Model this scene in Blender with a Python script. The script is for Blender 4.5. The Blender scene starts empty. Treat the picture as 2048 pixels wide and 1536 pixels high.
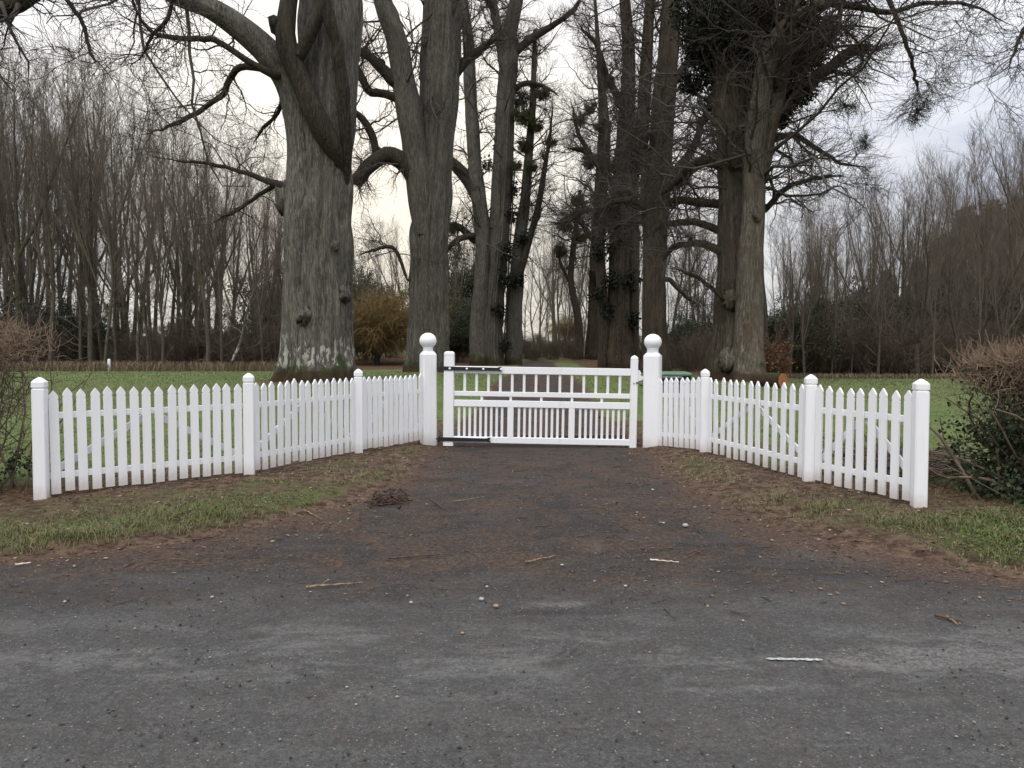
import bpy, math, random
import numpy as np
from mathutils import Vector

random.seed(7)
rng = np.random.default_rng(7)
D = bpy.data
SC = bpy.context.scene
COL = SC.collection
R = math.radians

# ------------------------------------------------------------------ camera
F, CH = 1490.0, 1.6
PITCH = math.atan(68.0 / F)
cam = D.objects.new('camera', D.cameras.new('camera'))
COL.objects.link(cam)
cam.data.sensor_width = 36.0
cam.data.lens = 36.0 * F / 2048.0
cam.data.clip_end = 4000.0
cam.location = (0, 0, CH)
cam.rotation_euler = (math.pi / 2 - PITCH, 0, 0)
SC.camera = cam

# ------------------------------------------------------------------ world, fill lamp, exposure
FILL_EL, FILL_AZ = R(58), R(200)          # azimuth measured from +Y clockwise; fill lamp stands behind the camera
w = D.worlds.new('World'); SC.world = w; w.use_nodes = True
nt = w.node_tree; nt.nodes.clear()
def wn(t, **k):
    n = nt.nodes.new(t)
    for a, b in k.items(): setattr(n, a, b)
    return n
def wl(a, b): nt.links.new(a, b)
def wmath(op, a, b=None, clamp=False):
    n = wn('ShaderNodeMath', operation=op, use_clamp=clamp)
    for i, v in enumerate((a, b)):
        if v is None: continue
        if isinstance(v, (int, float)): n.inputs[i].default_value = v
        else: wl(v, n.inputs[i])
    return n.outputs[0]
def wmix(fac, a, b, blend='MIX'):
    n = wn('ShaderNodeMix', data_type='RGBA', blend_type=blend)
    for s, v in ((n.inputs['Factor'], fac), (n.inputs[6], a), (n.inputs[7], b)):
        if isinstance(v, (int, float)): s.default_value = v
        elif isinstance(v, tuple): s.default_value = v
        else: wl(v, s)
    return n.outputs[2]
out = wn('ShaderNodeOutputWorld'); bg = wn('ShaderNodeBackground')
sky = wn('ShaderNodeTexSky', sky_type='NISHITA', sun_disc=False)
sky.sun_elevation = FILL_EL; sky.sun_rotation = FILL_AZ; sky.air_density = 1.0; sky.dust_density = 3.0
tc = wn('ShaderNodeTexCoord')
sep = wn('ShaderNodeSeparateXYZ'); wl(tc.outputs['Generated'], sep.inputs[0])
zc = wmath('MAXIMUM', sep.outputs[2], 0.0)
# overcast dome: zenith about three times as bright as the horizon
lum = wmath('MULTIPLY', wmath('ADD', wmath('MULTIPLY', zc, 2.0), 1.0), 0.70)
mp = wn('ShaderNodeMapping'); wl(tc.outputs['Generated'], mp.inputs[0]); mp.inputs['Scale'].default_value = (1.6, 1.6, 5.0)
cn = wn('ShaderNodeTexNoise'); wl(mp.outputs[0], cn.inputs['Vector'])
cn.inputs['Scale'].default_value = 1.5; cn.inputs['Detail'].default_value = 6; cn.inputs['Roughness'].default_value = 0.55
cr = wn('ShaderNodeMapRange'); wl(cn.outputs[0], cr.inputs[0])
cr.inputs[1].default_value = 0.38; cr.inputs[2].default_value = 0.66
cloud = wmix(cr.outputs[0], (0.56, 0.60, 0.71, 1), (1.00, 0.99, 0.985, 1))
# brighter warm break in the cloud where the low winter sun stands
vd = wn('ShaderNodeVectorMath', operation='DOT_PRODUCT'); wl(tc.outputs['Generated'], vd.inputs[0])
gd = Vector((-0.16, 0.97, 0.13)).normalized(); vd.inputs[1].default_value = gd
gl = wmath('POWER', wmath('MAXIMUM', vd.outputs['Value'], 0.0), 14.0)
cloud2 = wmix(gl, cloud, (1.15, 1.05, 0.88, 1))
lumrgb = wn('ShaderNodeCombineXYZ')
for i in range(3): wl(lum, lumrgb.inputs[i])
dome = wmix(1.0, cloud2, lumrgb.outputs[0], 'MULTIPLY')
nis = wmix(1.0, sky.outputs[0], (0.10, 0.10, 0.10, 1), 'MULTIPLY')
tot = wmix(0.90, nis, dome)
wl(tot, bg.inputs[0]); bg.inputs[1].default_value = 1.0
wl(bg.outputs[0], out.inputs[0])

sun = D.objects.new('sun', D.lights.new('sun', 'SUN')); COL.objects.link(sun)
sun.data.energy = 1.5; sun.data.angle = R(45); sun.data.color = (1.0, 0.97, 0.93)  # soft fill added from behind the camera to brighten the white fence
sdir = Vector((math.sin(FILL_AZ) * math.cos(FILL_EL), math.cos(FILL_AZ) * math.cos(FILL_EL), math.sin(FILL_EL)))
sun.rotation_euler = sdir.to_track_quat('Z', 'Y').to_euler()
SC.view_settings.view_transform = 'Standard'; SC.view_settings.look = 'None'
SC.view_settings.gamma = 1.0; SC.view_settings.use_curve_mapping = False
SC.view_settings.exposure = 0.20
SC.render.engine = 'CYCLES'
SC.cycles.max_bounces = 5; SC.cycles.diffuse_bounces = 3; SC.cycles.glossy_bounces = 2
SC.cycles.transparent_max_bounces = 4; SC.cycles.use_denoising = True

# ------------------------------------------------------------------ pixels to places
SP, CP = math.sin(PITCH), math.cos(PITCH)
def ray(px, py):
    a, b = (px - 1024) / F, (768 - py) / F
    return np.array([a, CP + b * SP, -SP + b * CP])
def at(px, py, Y):                       # the point in the upright plane at distance Y
    d = ray(px, py); return np.array([0, 0, CH]) + d * (Y / d[1])
def ongnd(px, py, z=0.0):                # the point on level ground of height z
    d = ray(px, py); return np.array([0, 0, CH]) + d * ((z - CH) / d[2])

# ------------------------------------------------------------------ ground heights
_perm = np.random.default_rng(3).random((256, 256))
def vnoise(x, y):
    xi, yi = np.floor(x).astype(int), np.floor(y).astype(int)
    fx, fy = x - xi, y - yi
    fx = fx * fx * (3 - 2 * fx); fy = fy * fy * (3 - 2 * fy)
    g = lambda i, j: _perm[i % 256, j % 256]
    return (g(xi, yi) * (1 - fx) + g(xi + 1, yi) * fx) * (1 - fy) + (g(xi, yi + 1) * (1 - fx) + g(xi + 1, yi + 1) * fx) * fy
def fbm(x, y, o=4):
    s = 0; a = 1; t = 0
    for i in range(o):
        s = s + a * vnoise(x * 2 ** i + 17.3 * i, y * 2 ** i + 5.1 * i); t += a; a *= 0.5
    return s / t
EL = [ongnd(*p) for p in ((0, 1130), (400, 1080), (700, 1010), (830, 950), (872, 892))]
ER = [ongnd(*p) for p in ((2048, 1165), (1750, 1110), (1500, 1040), (1350, 960), (1292, 905))]
def drive_c(y): return 0.42 + 0.034 * (y - 12)
ely = np.array([3.2, 4.4, 5.0] + [p[1] for p in EL] + [16, 200]); elx = np.array([-60, -9, -5.2] + [p[0] for p in EL] + [drive_c(16) - 1.15, drive_c(200) - 1.05])
ery = np.array([3.2, 4.2, 4.7] + [p[1] for p in ER] + [16, 200]); erx = np.array([60, 9, 4.6] + [p[0] for p in ER] + [drive_c(16) + 1.15, drive_c(200) + 1.05])
def edge_dist(x, y):                     # >0 on grass, <0 on the tarmac
    l = np.interp(y, ely, elx) - x
    r = x - np.interp(y, ery, erx)
    d = np.maximum(l, r)
    d = np.where(y < 3.2, -1.0, d)
    d = np.where(y < -2.2, -2.2 - y, d)
    d = np.where(y > 60, np.maximum(d, (y - 60) * .5), d)
    k = np.where(y < 7.2, 0.55, 1.0)     # the flare runs slantwise there
    return d * k
def base_h(x, y):
    yl = [-200, 12.5, 15, 19, 22, 28, 40, 55, 75, 95, 200, 500, 1200]
    zl = [0, 0, 0.14, 0.42, 0.55, 0.55, 0.40, 0.40, 1.3, 2.5, 4.0, 7.5, 16]
    zr = [0, 0, 0.14, 0.38, 0.48, 0.40, 0.15, 0.15, 0.7, 1.6, 3.2, 7.5, 16]
    t = np.clip((x - 4) / 8, 0, 1)
    return np.interp(y, yl, zl) * (1 - t) + np.interp(y, yl, zr) * t
def ground_h(x, y):
    x = np.asarray(x, float); y = np.asarray(y, float)
    s = edge_dist(x, y) + (fbm(x * 2.2, y * 2.2) - 0.5) * 0.30
    h = base_h(x, y)
    near = np.clip((16 - y) / 3, 0, 1)
    bank = np.clip(s / 0.5, -1, 1)
    rise = np.where(bank > 0, bank * (0.055 + 0.02 * near), bank * 0.06)
    bump = (fbm(x * 3 + 9, y * 3) - 0.5) * 0.05 + (fbm(x * 11, y * 11, 2) - 0.5) * 0.02
    return h + rise + bump * np.clip(s / 0.3, 0, 1) - 0.004
def gh(x, y): return float(ground_h(np.array([x]), np.array([y]))[0])

# ------------------------------------------------------------------ mesh helpers
def mesh(name, V, quads=None, tris=None, smooth=True, attrs=None):
    V = np.asarray(V, np.float32); me = D.meshes.new(name)
    q = np.zeros((0, 4), np.int32) if quads is None else np.asarray(quads, np.int32).reshape(-1, 4)
    t = np.zeros((0, 3), np.int32) if tris is None else np.asarray(tris, np.int32).reshape(-1, 3)
    me.vertices.add(len(V)); me.vertices.foreach_set('co', V.ravel())
    me.loops.add(q.size + t.size); me.loops.foreach_set('vertex_index', np.concatenate([q.ravel(), t.ravel()]))
    me.polygons.add(len(q) + len(t))
    st = np.concatenate([np.arange(len(q)) * 4, q.size + np.arange(len(t)) * 3]).astype(np.int32)
    me.polygons.foreach_set('loop_start', st)
    for k, a in (attrs or {}).items():
        at_ = me.attributes.new(k, 'FLOAT', 'POINT'); at_.data.foreach_set('value', np.asarray(a, np.float32))
    me.update(calc_edges=True)
    me.polygons.foreach_set('use_smooth', np.full(len(q) + len(t), smooth))
    return me
def obj(name, me, mat, parent=None, loc=None):
    o = D.objects.new(name, me); COL.objects.link(o)
    if mat is not None:
        if len(me.materials) == 0: me.materials.append(mat)
    if parent is not None: o.parent = parent
    if loc is not None: o.location = loc
    return o
def tag(o, label=None, cat=None, group=None, kind=None):
    for k, v in (('label', label), ('category', cat), ('group', group), ('kind', kind)):
        if v: o[k] = v
    return o
def thing(name, loc, label, cat, group=None, rz=0):
    o = D.objects.new(name, None); COL.objects.link(o); o.location = loc; o.rotation_euler[2] = rz
    o.empty_display_size = 0.2
    return tag(o, label, cat, group)
def copy_tree(o, parent=None):
    c = o.copy(); COL.objects.link(c); c.parent = parent
    for ch in list(o.children): copy_tree(ch, c)
    return c
class MB:                                # small hard-edged meshes
    def __init__(s): s.v = []; s.f = []
    def add(s, v, f):
        b = len(s.v); s.v += [tuple(p) for p in v]; s.f += [[i + b for i in q] for q in f]; return s
    def box(s, c, d, bev=0.0):
        x, y, z = [k / 2 for k in d]; b = min(bev, x * .9, y * .9, z * .9)
        if b <= 0:
            v = [(c[0] + i * x, c[1] + j * y, c[2] + k * z) for k in (-1, 1) for j in (-1, 1) for i in (-1, 1)]
            return s.add(v, [[0, 2, 3, 1], [4, 5, 7, 6], [0, 1, 5, 4], [2, 6, 7, 3], [0, 4, 6, 2], [1, 3, 7, 5]])
        return s.stack(c, [(-z, x - b, y - b), (-z + b, x, y), (z - b, x, y), (z, x - b, y - b)], b)
    def stack(s, c, rings, ch=0.0):      # octagonal (chamfered) stack of (z, half x, half y)
        v = []; f = []
        for z, hx, hy in rings:
            k = min(ch, hx * .8, hy * .8)
            for px, py in ((hx, -hy + k), (hx, hy - k), (hx - k, hy), (-hx + k, hy), (-hx, hy - k), (-hx, -hy + k), (-hx + k, -hy), (hx - k, -hy)):
                v.append((c[0] + px, c[1] + py, c[2] + z))
        for r in range(len(rings) - 1):
            for i in range(8): j = (i + 1) % 8; f.append([r * 8 + i, r * 8 + j, r * 8 + 8 + j, r * 8 + 8 + i])
        f.append(list(range(7, -1, -1))); f.append([len(v) - 8 + i for i in range(8)])
        return s.add(v, f)
    def lathe(s, c, prof, n=24):
        v = []; f = []
        for r, z in prof:
            for i in range(n): a = 2 * math.pi * i / n; v.append((c[0] + r * math.cos(a), c[1] + r * math.sin(a), c[2] + z))
        for k in range(len(prof) - 1):
            for i in range(n): j = (i + 1) % n; f.append([k * n + i, k * n + j, k * n + n + j, k * n + n + i])
        f.append(list(range(n - 1, -1, -1))); f.append([len(v) - n + i for i in range(n)])
        return s.add(v, f)
    def prism(s, pts, y0, y1):           # outline in x,z pushed along y
        n = len(pts)
        v = [(x, y0, z) for x, z in pts] + [(x, y1, z) for x, z in pts]
        f = [list(range(n)), list(range(2 * n - 1, n - 1, -1))] + [[(i + 1) % n, i, n + i, n + (i + 1) % n] for i in range(n)]
        return s.add(v, f)
    def mesh(s, name, smooth=False):
        me = D.meshes.new(name); me.from_pydata(s.v, [], s.f); me.update()
        if smooth: me.polygons.foreach_set('use_smooth', np.full(len(me.polygons), True))
        return me

def unit(v): return v / np.maximum(np.linalg.norm(v, axis=-1, keepdims=True), 1e-9)
def tube_arrays(P, Rr, k, off=0, noise=None):   # P (N,n,3), Rr (N,n) -> verts, quads
    N, n, _ = P.shape
    T = np.empty_like(P); T[:, 1:-1] = P[:, 2:] - P[:, :-2]; T[:, 0] = P[:, 1] - P[:, 0]; T[:, -1] = P[:, -1] - P[:, -2]
    T = unit(T)
    ref = np.zeros((N, 1, 3)); m = unit(P[:, -1] - P[:, 0])
    ref[:, 0] = np.where(np.abs(m[:, 2:3]) > 0.75, np.array([[0, -1.0, 0]]), np.array([[0, 0, 1.0]]))
    U = unit(np.cross(np.broadcast_to(ref, T.shape), T)); W = np.cross(T, U)
    a = 2 * np.pi * np.arange(k) / k
    rr = Rr[:, :, None] * np.ones(k)
    if noise is not None: rr = rr * noise
    V = P[:, :, None, :] + rr[..., None] * (np.cos(a)[None, None, :, None] * U[:, :, None, :] + np.sin(a)[None, None, :, None] * W[:, :, None, :])
    i = np.arange(N)[:, None, None] * n * k; j = np.arange(n - 1)[None, :, None] * k; c = np.arange(k)[None, None, :]; c2 = (c + 1) % k
    Q = np.stack([i + j + c, i + j + c2, i + j + k + c2, i + j + k + c], -1).reshape(-1, 4) + off
    return V.reshape(-1, 3), Q
class Twigs:
    def __init__(s): s.V = []; s.Q = []; s.n = 0
    def add(s, P, Rr, k=3, noise=None):
        V, Q = tube_arrays(P, Rr, k, s.n, noise); s.V.append(V); s.Q.append(Q); s.n += len(V); return s
    def mesh(s, name): return mesh(name, np.concatenate(s.V), np.concatenate(s.Q))
def grow(P, Rr, k, n, length, ang, wander=0.25, up=0.0, ratio=0.6, rmin=0.004, rmax=9, t0=0.2, t1=1.0, tip=0.3, lvar=0.35, lend=0.5, g=rng):
    """k children on every branch of P; all of them at once"""
    N, m, _ = P.shape
    t = (t0 + (t1 - t0) * (np.arange(k)[None, :] + g.random((N, k))) / k) * (m - 1)
    i = np.minimum(t.astype(int), m - 2); f = (t - i)
    r_ = np.arange(N)[:, None]
    p0 = P[r_, i] * (1 - f)[..., None] + P[r_, i + 1] * f[..., None]
    tg = unit(P[r_, i + 1] - P[r_, i])
    r0 = np.clip((Rr[r_, i] * (1 - f) + Rr[r_, i + 1] * f) * ratio, rmin, rmax)
    side = unit(np.cross(tg, g.normal(size=(N, k, 3))))
    a = ang * (1 + 0.35 * g.normal(size=(N, k)))[..., None]
    d = unit(tg * np.cos(a) + side * np.sin(a))
    L = length * (1 + lvar * g.normal(size=(N, k))).clip(0.3, 2) * (1 - lend * t / (m - 1))
    C = np.empty((N, k, n, 3)); C[:, :, 0] = p0
    for s in range(1, n):
        d = unit(d + wander * g.normal(size=(N, k, 3)) + np.array([0, 0, up]))
        C[:, :, s] = C[:, :, s - 1] + d * (L / (n - 1))[..., None]
    rr = r0[..., None] * np.linspace(1, tip, n)
    return C.reshape(-1, n, 3), np.maximum(rr.reshape(-1, n), rmin * 0.6)
def smooth_line(pts, n):                 # Catmull-Rom through rows of numbers
    p = np.asarray(pts, float); p = np.vstack([2 * p[0] - p[1], p, 2 * p[-1] - p[-2]])
    seg = len(p) - 3; u = np.linspace(0, seg - 1e-6, n); i = u.astype(int); f = (u - i)[:, None]
    a, b, c, d = p[i], p[i + 1], p[i + 2], p[i + 3]
    return 0.5 * (2 * b + (c - a) * f + (2 * a - 5 * b + 4 * c - d) * f ** 2 + (3 * b - a - 3 * c + d) * f ** 3)
def leaf_cards(C, size, g, droop=0.0, asp=0.6):   # one bent four-cornered leaf at each place of C
    N = len(C); a = unit(g.normal(size=(N, 3)) - np.array([0, 0, droop])); b = unit(np.cross(a, g.normal(size=(N, 3)))); nrm = np.cross(a, b)
    s = size * (0.6 + 0.8 * g.random((N, 1)))
    V = np.stack([C, C + a * s * .5 + b * s * asp * .5 + nrm * s * .08, C + a * s, C + a * s * .5 - b * s * asp * .5 + nrm * s * .08], 1)
    return V.reshape(-1, 3), (np.arange(N)[:, None] * 4 + np.arange(4)[None, :])

# ------------------------------------------------------------------ materials
def newmat(name):
    m = D.materials.new(name); m.use_nodes = True; t = m.node_tree; b = t.nodes['Principled BSDF']; return m, t, b
class NT:
    def __init__(s, t): s.t = t
    def n(s, typ, **k):
        x = s.t.nodes.new(typ)
        for a, b in k.items(): setattr(x, a, b)
        return x
    def l(s, a, b): s.t.links.new(a, b)
    def put(s, sock, v):
        if isinstance(v, (int, float)): sock.default_value = v
        elif isinstance(v, (tuple, list)): sock.default_value = (*v, 1) if len(v) == 3 and len(sock.default_value) == 4 else v
        else: s.l(v, sock)
    def mix(s, fac, a, b, blend='MIX'):
        x = s.n('ShaderNodeMix', data_type='RGBA', blend_type=blend)
        s.put(x.inputs['Factor'], fac); s.put(x.inputs[6], a); s.put(x.inputs[7], b); return x.outputs[2]
    def math(s, op, a, b=None, clamp=False):
        x = s.n('ShaderNodeMath', operation=op, use_clamp=clamp); s.put(x.inputs[0], a)
        if b is not None: s.put(x.inputs[1], b)
        return x.outputs[0]
    def coord(s, which='Object', scale=(1, 1, 1), loc=(0, 0, 0)):
        c = s.n('ShaderNodeTexCoord'); m = s.n('ShaderNodeMapping'); s.l(c.outputs[which], m.inputs[0])
        m.inputs['Scale'].default_value = scale; m.inputs['Location'].default_value = loc; return m.outputs[0]
    def noise(s, vec, scale, detail=4, rough=0.55, dist=0.0):
        x = s.n('ShaderNodeTexNoise'); s.l(vec, x.inputs['Vector'])
        x.inputs['Scale'].default_value = scale; x.inputs['Detail'].default_value = detail; x.inputs['Roughness'].default_value = rough; x.inputs['Distortion'].default_value = dist
        return x.outputs[0]
    def step(s, v, a, b):
        x = s.n('ShaderNodeMapRange'); x.interpolation_type = 'SMOOTHSTEP'; s.put(x.inputs[0], v); x.inputs[1].default_value = a; x.inputs[2].default_value = b; return x.outputs[0]
    def attr(s, name):
        x = s.n('ShaderNodeAttribute', attribute_name=name); return x.outputs['Fac']
    def rand(s): return s.n('ShaderNodeObjectInfo').outputs['Random']
    def bump(s, h, strength, dist, b):
        x = s.n('ShaderNodeBump'); x.inputs['Strength'].default_value = strength; x.inputs['Distance'].default_value = dist
        s.l(h, x.inputs['Height']); s.l(x.outputs[0], b.inputs['Normal'])
def bark(name, lo, hi, moss=0.0, lichen=0.0, foot=0.0, groove=1.0, mosscol=(0.045, 0.06, 0.02), tint=0.25, warm=None):
    m, t, b = newmat(name); k = NT(t)
    v = k.coord('Object', (18, 18, 2.4)); n1 = k.noise(v, 1.25, 7, 0.74, 0.6)
    v2 = k.coord('Object', (1, 1, 0.5)); n2 = k.noise(v2, 1.1, 5, 0.6)
    ridge = k.step(n1, 0.40, 0.66)
    c = k.mix(ridge, lo, hi)
    c = k.mix(k.math('MULTIPLY', k.step(n2, 0.45, 0.7), 0.5), c, tuple(x * 0.55 for x in hi))
    v3 = k.coord('Object', (1, 1, 0.25)); n3 = k.noise(v3, 2.3, 5, 0.6)
    c = k.mix(k.math('MULTIPLY', k.step(n3, 0.5, 0.72), 0.45), c, (hi[0] * 1.1, hi[1] * 1.08, hi[2] * 1.02))
    if warm: c = k.mix(k.math('MULTIPLY', k.step(k.noise(k.coord('Object', (1, 1, .6), (5, 3, 1)), 1.7, 4), .5, .7), .7), c, warm)
    sepz = k.n('ShaderNodeSeparateXYZ'); k.l(k.coord('Object'), sepz.inputs[0]); z = sepz.outputs[2]
    if lichen:
        vl = k.coord('Object', (1, 1, 0.28), (3, 1, 7)); nl = k.noise(vl, 9, 4, 0.6)
        zl = k.math('MULTIPLY', k.math('MULTIPLY', k.step(z, 0.30, 0.60), k.step(z, 2.1, 0.8)), foot)
        c = k.mix(k.math('MULTIPLY', k.step(k.math('ADD', nl, k.math('MULTIPLY', zl, 0.13)), 0.64, 0.68), zl), c, (0.55, 0.53, 0.47))
        vs = k.coord('Object', (1, 1, 0.6), (1, 9, 2)); ns = k.noise(vs, 14, 2, 0.5)
        c = k.mix(k.math('MULTIPLY', k.step(ns, 0.73, 0.77), lichen), c, (0.42, 0.41, 0.36))
    if moss:
        nm = k.noise(k.coord('Object', (1, 1, 0.6), (2, 2, 2)), 2.6, 4)
        zm = k.math('ADD', nm, k.math('MULTIPLY', k.step(z, 1.3, 0.0), moss))
        c = k.mix(k.step(zm, 0.62, 0.82), c, mosscol)
        c = k.mix(k.math('MULTIPLY', k.step(k.math('ADD', k.noise(k.coord('Object', (1, 1, 1), (7, 7, 7)), 3.5, 3), k.step(z, 0.55, 0.1)), 0.75, 1.0), 0.8), c, (0.055, 0.028, 0.014))
    c = k.mix(k.math('MULTIPLY', k.rand(), tint), c, tuple(x * 0.5 for x in hi))
    k.l(c, b.inputs['Base Color']); b.inputs['Roughness'].default_value = 0.9; b.inputs['Specular IOR Level'].default_value = 0.2
    k.bump(n1, 1.0 * groove, 0.09, b); return m
def flat(name, col, rough=0.8, var=0.3, scale=6, spec=0.3, metal=0.0, bumpd=0.0):
    m, t, b = newmat(name); k = NT(t); n = k.noise(k.coord('Object'), scale, 5, 0.6)
    c = k.mix(k.step(n, 0.3, 0.7), tuple(x * (1 - var) for x in col), tuple(min(1, x * (1 + var)) for x in col))
    k.l(c, b.inputs['Base Color']); b.inputs['Roughness'].default_value = rough; b.inputs['Specular IOR Level'].default_value = spec; b.inputs['Metallic'].default_value = metal
    if bumpd: k.bump(n, 0.5, bumpd, b)
    return m
def varmat(name, cols, rough=0.75, spec=0.25, trans=0.0, attr='var'):     # colour picked per blade or leaf
    m, t, b = newmat(name); k = NT(t); r = k.n('ShaderNodeValToRGB'); k.l(k.attr(attr), r.inputs[0])
    e = r.color_ramp.elements
    while len(e) < len(cols): e.new(0.5)
    for i, c in enumerate(cols): e[i].position = i / (len(cols) - 1); e[i].color = (*c, 1)
    k.l(r.outputs[0], b.inputs['Base Color']); b.inputs['Roughness'].default_value = rough; b.inputs['Specular IOR Level'].default_value = spec
    return m
M = {}
M['lime_a'] = bark('bark_grey_lime', (0.072, 0.064, 0.053), (0.272, 0.250, 0.214), moss=0.35, lichen=0.4, foot=1.0)
M['lime_b'] = bark('bark_olive_lime', (0.056, 0.050, 0.041), (0.192, 0.178, 0.148), moss=0.4, lichen=0.2)
M['lime_c'] = bark('bark_brown_lime', (0.030, 0.023, 0.016), (0.125, 0.102, 0.074), moss=0.2, lichen=0.1, warm=(0.08, 0.052, 0.03))
M['lime_d'] = bark('bark_pale_lime', (0.060, 0.050, 0.038), (0.270, 0.235, 0.182), moss=0.2, lichen=0.2, foot=.3, warm=(0.10, 0.06, 0.035))
M['lime_e'] = bark('bark_dim_lime', (0.038, 0.030, 0.022), (0.160, 0.134, 0.100), moss=0.2, lichen=0.1, foot=.2, warm=(0.085, 0.05, 0.03))
M['limb_dark'] = bark('bark_wet_limb', (0.024, 0.020, 0.015), (0.098, 0.083, 0.062), tint=0.2)
M['wood_trunk'] = bark('bark_wood_tree', (0.050, 0.042, 0.031), (0.195, 0.168, 0.122), moss=0.25, tint=0.75, groove=0.6)
M['twig'] = flat('twig_bark', (0.062, 0.050, 0.042), 0.85, 0.3, 0.6)
M['twig_wood'] = flat('wood_twig_bark', (0.145, 0.118, 0.092), 0.85, 0.3, 0.5)
M['brush'] = flat('brush_twigs', (0.120, 0.092, 0.066), 0.9, 0.35, 0.8)
M['hedge_tan'] = flat('hedge_cut_twigs', (0.215, 0.150, 0.100), 0.85, 0.4, 4)
M['hedge_wood'] = flat('hedge_stem_bark', (0.115, 0.085, 0.062), 0.9, 0.4, 9)
M['willow'] = flat('willow_shoots', (0.175, 0.118, 0.042), 0.8, 0.3, 0.5)
M['rust'] = flat('sucker_shoots', (0.125, 0.066, 0.034), 0.85, 0.4, 3)
M['ivy'] = varmat('ivy_leaves', [(0.012, 0.020, 0.009), (0.026, 0.038, 0.016), (0.055, 0.070, 0.032)], 0.7, 0.25)
M['ivy_backlit'] = varmat('backlit_ivy_leaves', [(0.008, 0.010, 0.006), (0.014, 0.018, 0.010), (0.026, 0.030, 0.016)], 0.7, 0.2)  # near-black tone: backlit shade put into the leaf colour
M['evergreen'] = varmat('evergreen_leaves', [(0.016, 0.026, 0.014), (0.030, 0.044, 0.022), (0.055, 0.068, 0.040)], 0.7, 0.25)
M['laurel'] = varmat('shrub_leaves', [(0.020, 0.028, 0.014), (0.035, 0.045, 0.022), (0.06, 0.07, 0.038)], 0.6, 0.3)
M['mistletoe'] = varmat('mistletoe_leaves', [(0.030, 0.036, 0.012), (0.060, 0.066, 0.022), (0.10, 0.10, 0.036)], 0.6, 0.3)
M['grass'] = varmat('grass_blades', [(0.080, 0.110, 0.028), (0.125, 0.130, 0.044), (0.175, 0.145, 0.068), (0.21, 0.150, 0.088)], 0.6, 0.3)
M['lawn'] = varmat('field_blades', [(0.105, 0.150, 0.046), (0.145, 0.190, 0.066), (0.19, 0.22, 0.090)], 0.6, 0.3)
M['leaf'] = varmat('dead_leaves', [(0.05, 0.030, 0.018), (0.10, 0.062, 0.034), (0.17, 0.115, 0.066), (0.30, 0.24, 0.15)], 0.75, 0.3)
M['litter'] = varmat('dead_twig_bits', [(0.035, 0.022, 0.014), (0.08, 0.05, 0.03), (0.17, 0.115, 0.065)], 0.85, 0.2)
M['bracken'] = varmat('dry_stalks', [(0.10, 0.070, 0.042), (0.17, 0.125, 0.080), (0.26, 0.20, 0.13)], 0.85, 0.2)
M['stick'] = flat('dry_stick', (0.25, 0.17, 0.10), 0.85, 0.5, 30)
M['stick_dark'] = flat('wet_stick', (0.085, 0.052, 0.033), 0.8, 0.5, 30)
M['stick_pale'] = flat('bare_stick', (0.62, 0.56, 0.46), 0.85, 0.25, 30)
M['iron'] = flat('black_iron', (0.012, 0.012, 0.014), 0.45, 0.3, 20, 0.5)
M['galv'] = flat('galvanised_steel', (0.22, 0.22, 0.22), 0.4, 0.3, 20, 0.5, 0.8)
M['stone_w'] = flat('pale_pebble', (0.36, 0.335, 0.30), 0.8, 0.2, 20)
M['stone_o'] = flat('tan_pebble', (0.32, 0.20, 0.125), 0.8, 0.2, 20)
M['bin_dark'] = flat('dark_plastic', (0.018, 0.020, 0.026), 0.45, 0.3, 5, 0.4)
M['bin_green'] = flat('green_plastic', (0.10, 0.18, 0.115), 0.55, 0.15, 5, 0.4)
M['cut'] = flat('cut_wood', (0.30, 0.125, 0.045), 0.8, 0.3, 14)
# white paint on planed timber: grain, faint algae; mud splash on what stands near the ground
def paint(name, splash):
    m, t, b = newmat(name); k = NT(t)
    n = k.noise(k.coord('Object', (7, 7, 0.6)), 4.0, 6, 0.65); n2 = k.noise(k.coord('Object'), 5, 5, .65)
    c = k.mix(k.math('MULTIPLY', k.step(n, 0.42, 0.72), 0.35), (0.86, 0.86, 0.865), (0.73, 0.735, 0.74))
    c = k.mix(k.math('MULTIPLY', k.step(n2, 0.58, 0.75), 0.25), c, (0.60, 0.62, 0.54))
    if splash:
        sz = k.n('ShaderNodeSeparateXYZ'); k.l(k.coord('Object'), sz.inputs[0])
        foot = k.math('MULTIPLY', k.step(k.math('ADD', sz.outputs[2], k.math('MULTIPLY', n2, 0.22)), 0.30, 0.10), 0.55)
        c = k.mix(foot, c, (0.40, 0.31, 0.23))
    c = k.mix(k.math('MULTIPLY', k.rand(), 0.14), c, (0.66, 0.66, 0.63))
    k.l(c, b.inputs['Base Color']); b.inputs['Roughness'].default_value = 0.5; b.inputs['Specular IOR Level'].default_value = 0.35
    k.bump(n, 0.3, 0.004, b); return m
M['white'] = paint('white_paint', False); M['white_foot'] = paint('splashed_white_paint', True)
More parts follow.
